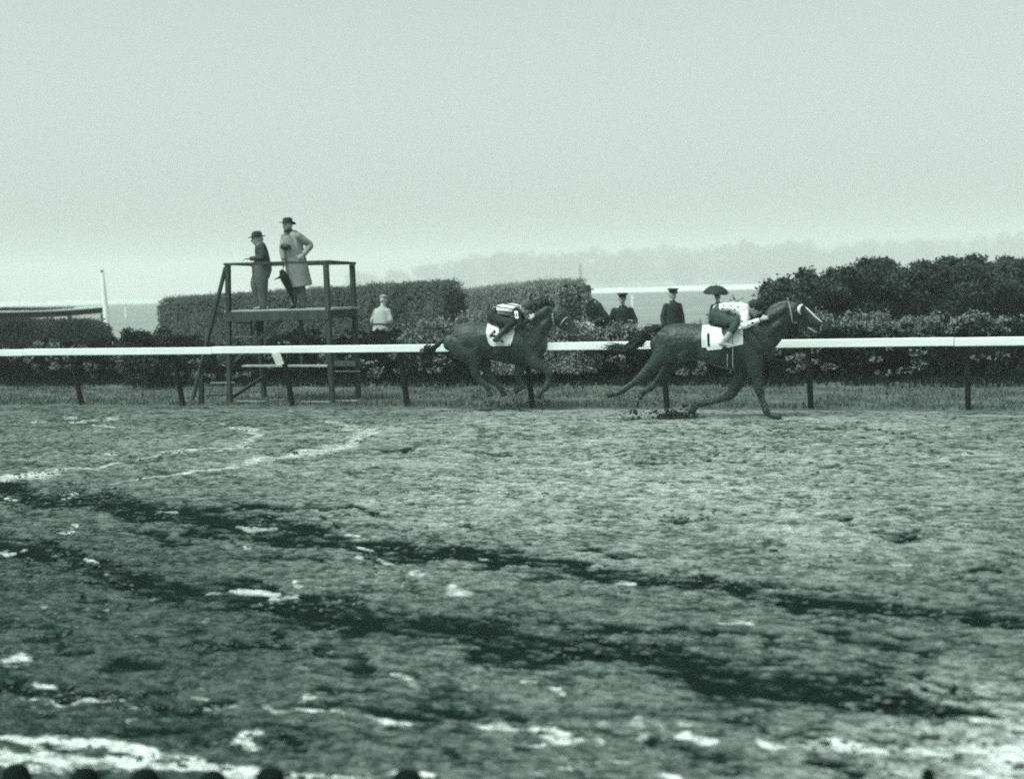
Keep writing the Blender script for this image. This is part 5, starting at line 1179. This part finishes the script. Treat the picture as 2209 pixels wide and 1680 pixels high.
# ---------------- spectators down at the outer edge of the track, seen from behind
for (px_, pt, hk, hm_, lab, turn, sc_) in (
    (35, 1645, 'round', M['head_dark'], 'spectator in a dark full cap, nearest the corner, at the foot of the picture', .2, 1.0),
    (180, 1653, 'round', M['head_dark'], 'spectator in a dark round cap, second along from the corner', -.1, 1.0),
    (312, 1655, 'round', M['head_dark'], 'spectator in a squarish dark hat between the round cap and the lower head', .1, 1.0),
    (457, 1661, 'round', M['head_dark'], 'spectator sunk lowest of the group of five, cap just showing', 0, 1.0),
    (585, 1652, 'round', M['head_dark'], 'spectator in dark cap ending the group of five, where the white puddle ends', .5, 1.0),
    (880, 1656, 'round', M['head_dark'], 'lone spectator in a dark cap standing apart from the group of five', .3, 1.0),
    ):
    t_ = FW.y + CR.y * (px_ - CX) / FPX; d = (DC - 16.2) / t_; c = DP(px_, pt, d); z0_ = c.z - 1.80
    standing(lab, (c.x, c.y, z0_), VR(px_) + math.pi + turn, c.z - z0_, M['coat_black'], M['trousers'], hk, hm_, voxel=.016, skin_m=M['head_dark'], group='spectators along the outer edge of the track', headturn=0, cat='spectator')

# round topped post of the outer fence
t_ = FW.y + CR.y * (2003 - CX) / FPX; d = (DC - 16.0) / t_; c = DP(2003, 1672, d); po = empty('knobbed_post', (c.x, c.y, c.z - 1.5), 0, 'round dark knob of a post poking up at the outer edge of the track', 'post')
mb = MB(); mb.tube([(0, 0, -.2), (0, 0, 1.45)], [.045, .04]); mb.build('shaft', M['post'], po, True)
mb = MB(); mb.add(*ball((0, 0, 1.5), (.036, .036, .04))); mb.build('knob', M['head_dark'], po, True)
# spots of the leading jockey's shirt
Bs = bvh_of(sk1); mb = MB()
for (a, b, r_) in ((1158, 224, 7), (1225, 226, 7), (1285, 238, 8), (1150, 252, 8), (1208, 274, 10), (1262, 302, 10), (1340, 262, 7), (1322, 362, 10), (1412, 380, 10), (1190, 244, 0), (1110, 236, 6), (1310, 320, 7), (1255, 262, 7), (1375, 392, 6)):
    if not r_: continue
    x, _, z = F1(a, b); rr_ = F1.L(r_); cc = cast(Bs, x, z, -1, .004)
    if cc is None: continue
    V = [cc]; n = 10
    for i in range(n):
        an = 2 * math.pi * i / n; p = cast(Bs, x + rr_ * 1.2 * math.cos(an), z + rr_ * math.sin(an), -1, .004); V.append(p if p is not None else cc)
    mb.add(V, [[0, 1 + i, 1 + (i + 1) % n] for i in range(n)])
for k in range(26):
    x = random.uniform(F1(1110, 0)[0], F1(1360, 0)[0]); z0 = F1(0, 225)[2]; y = random.uniform(-.02, .16); h_ = Bs.ray_cast(Vector((x, y, z0 + .5)), Vector((0, 0, -1)))
    if h_[0] is None: continue
    V = [h_[0] + h_[1] * .004]; t1 = h_[1].orthogonal().normalized(); t2 = h_[1].cross(t1)
    for i in range(8): V.append(V[0] + (t1 * math.cos(i * .785) + t2 * math.sin(i * .785)) * .013)
    mb.add(V, [[0, 1 + i, 1 + (i + 1) % 8] for i in range(8)])
mb.build('spots', M['black'], sk1, False)
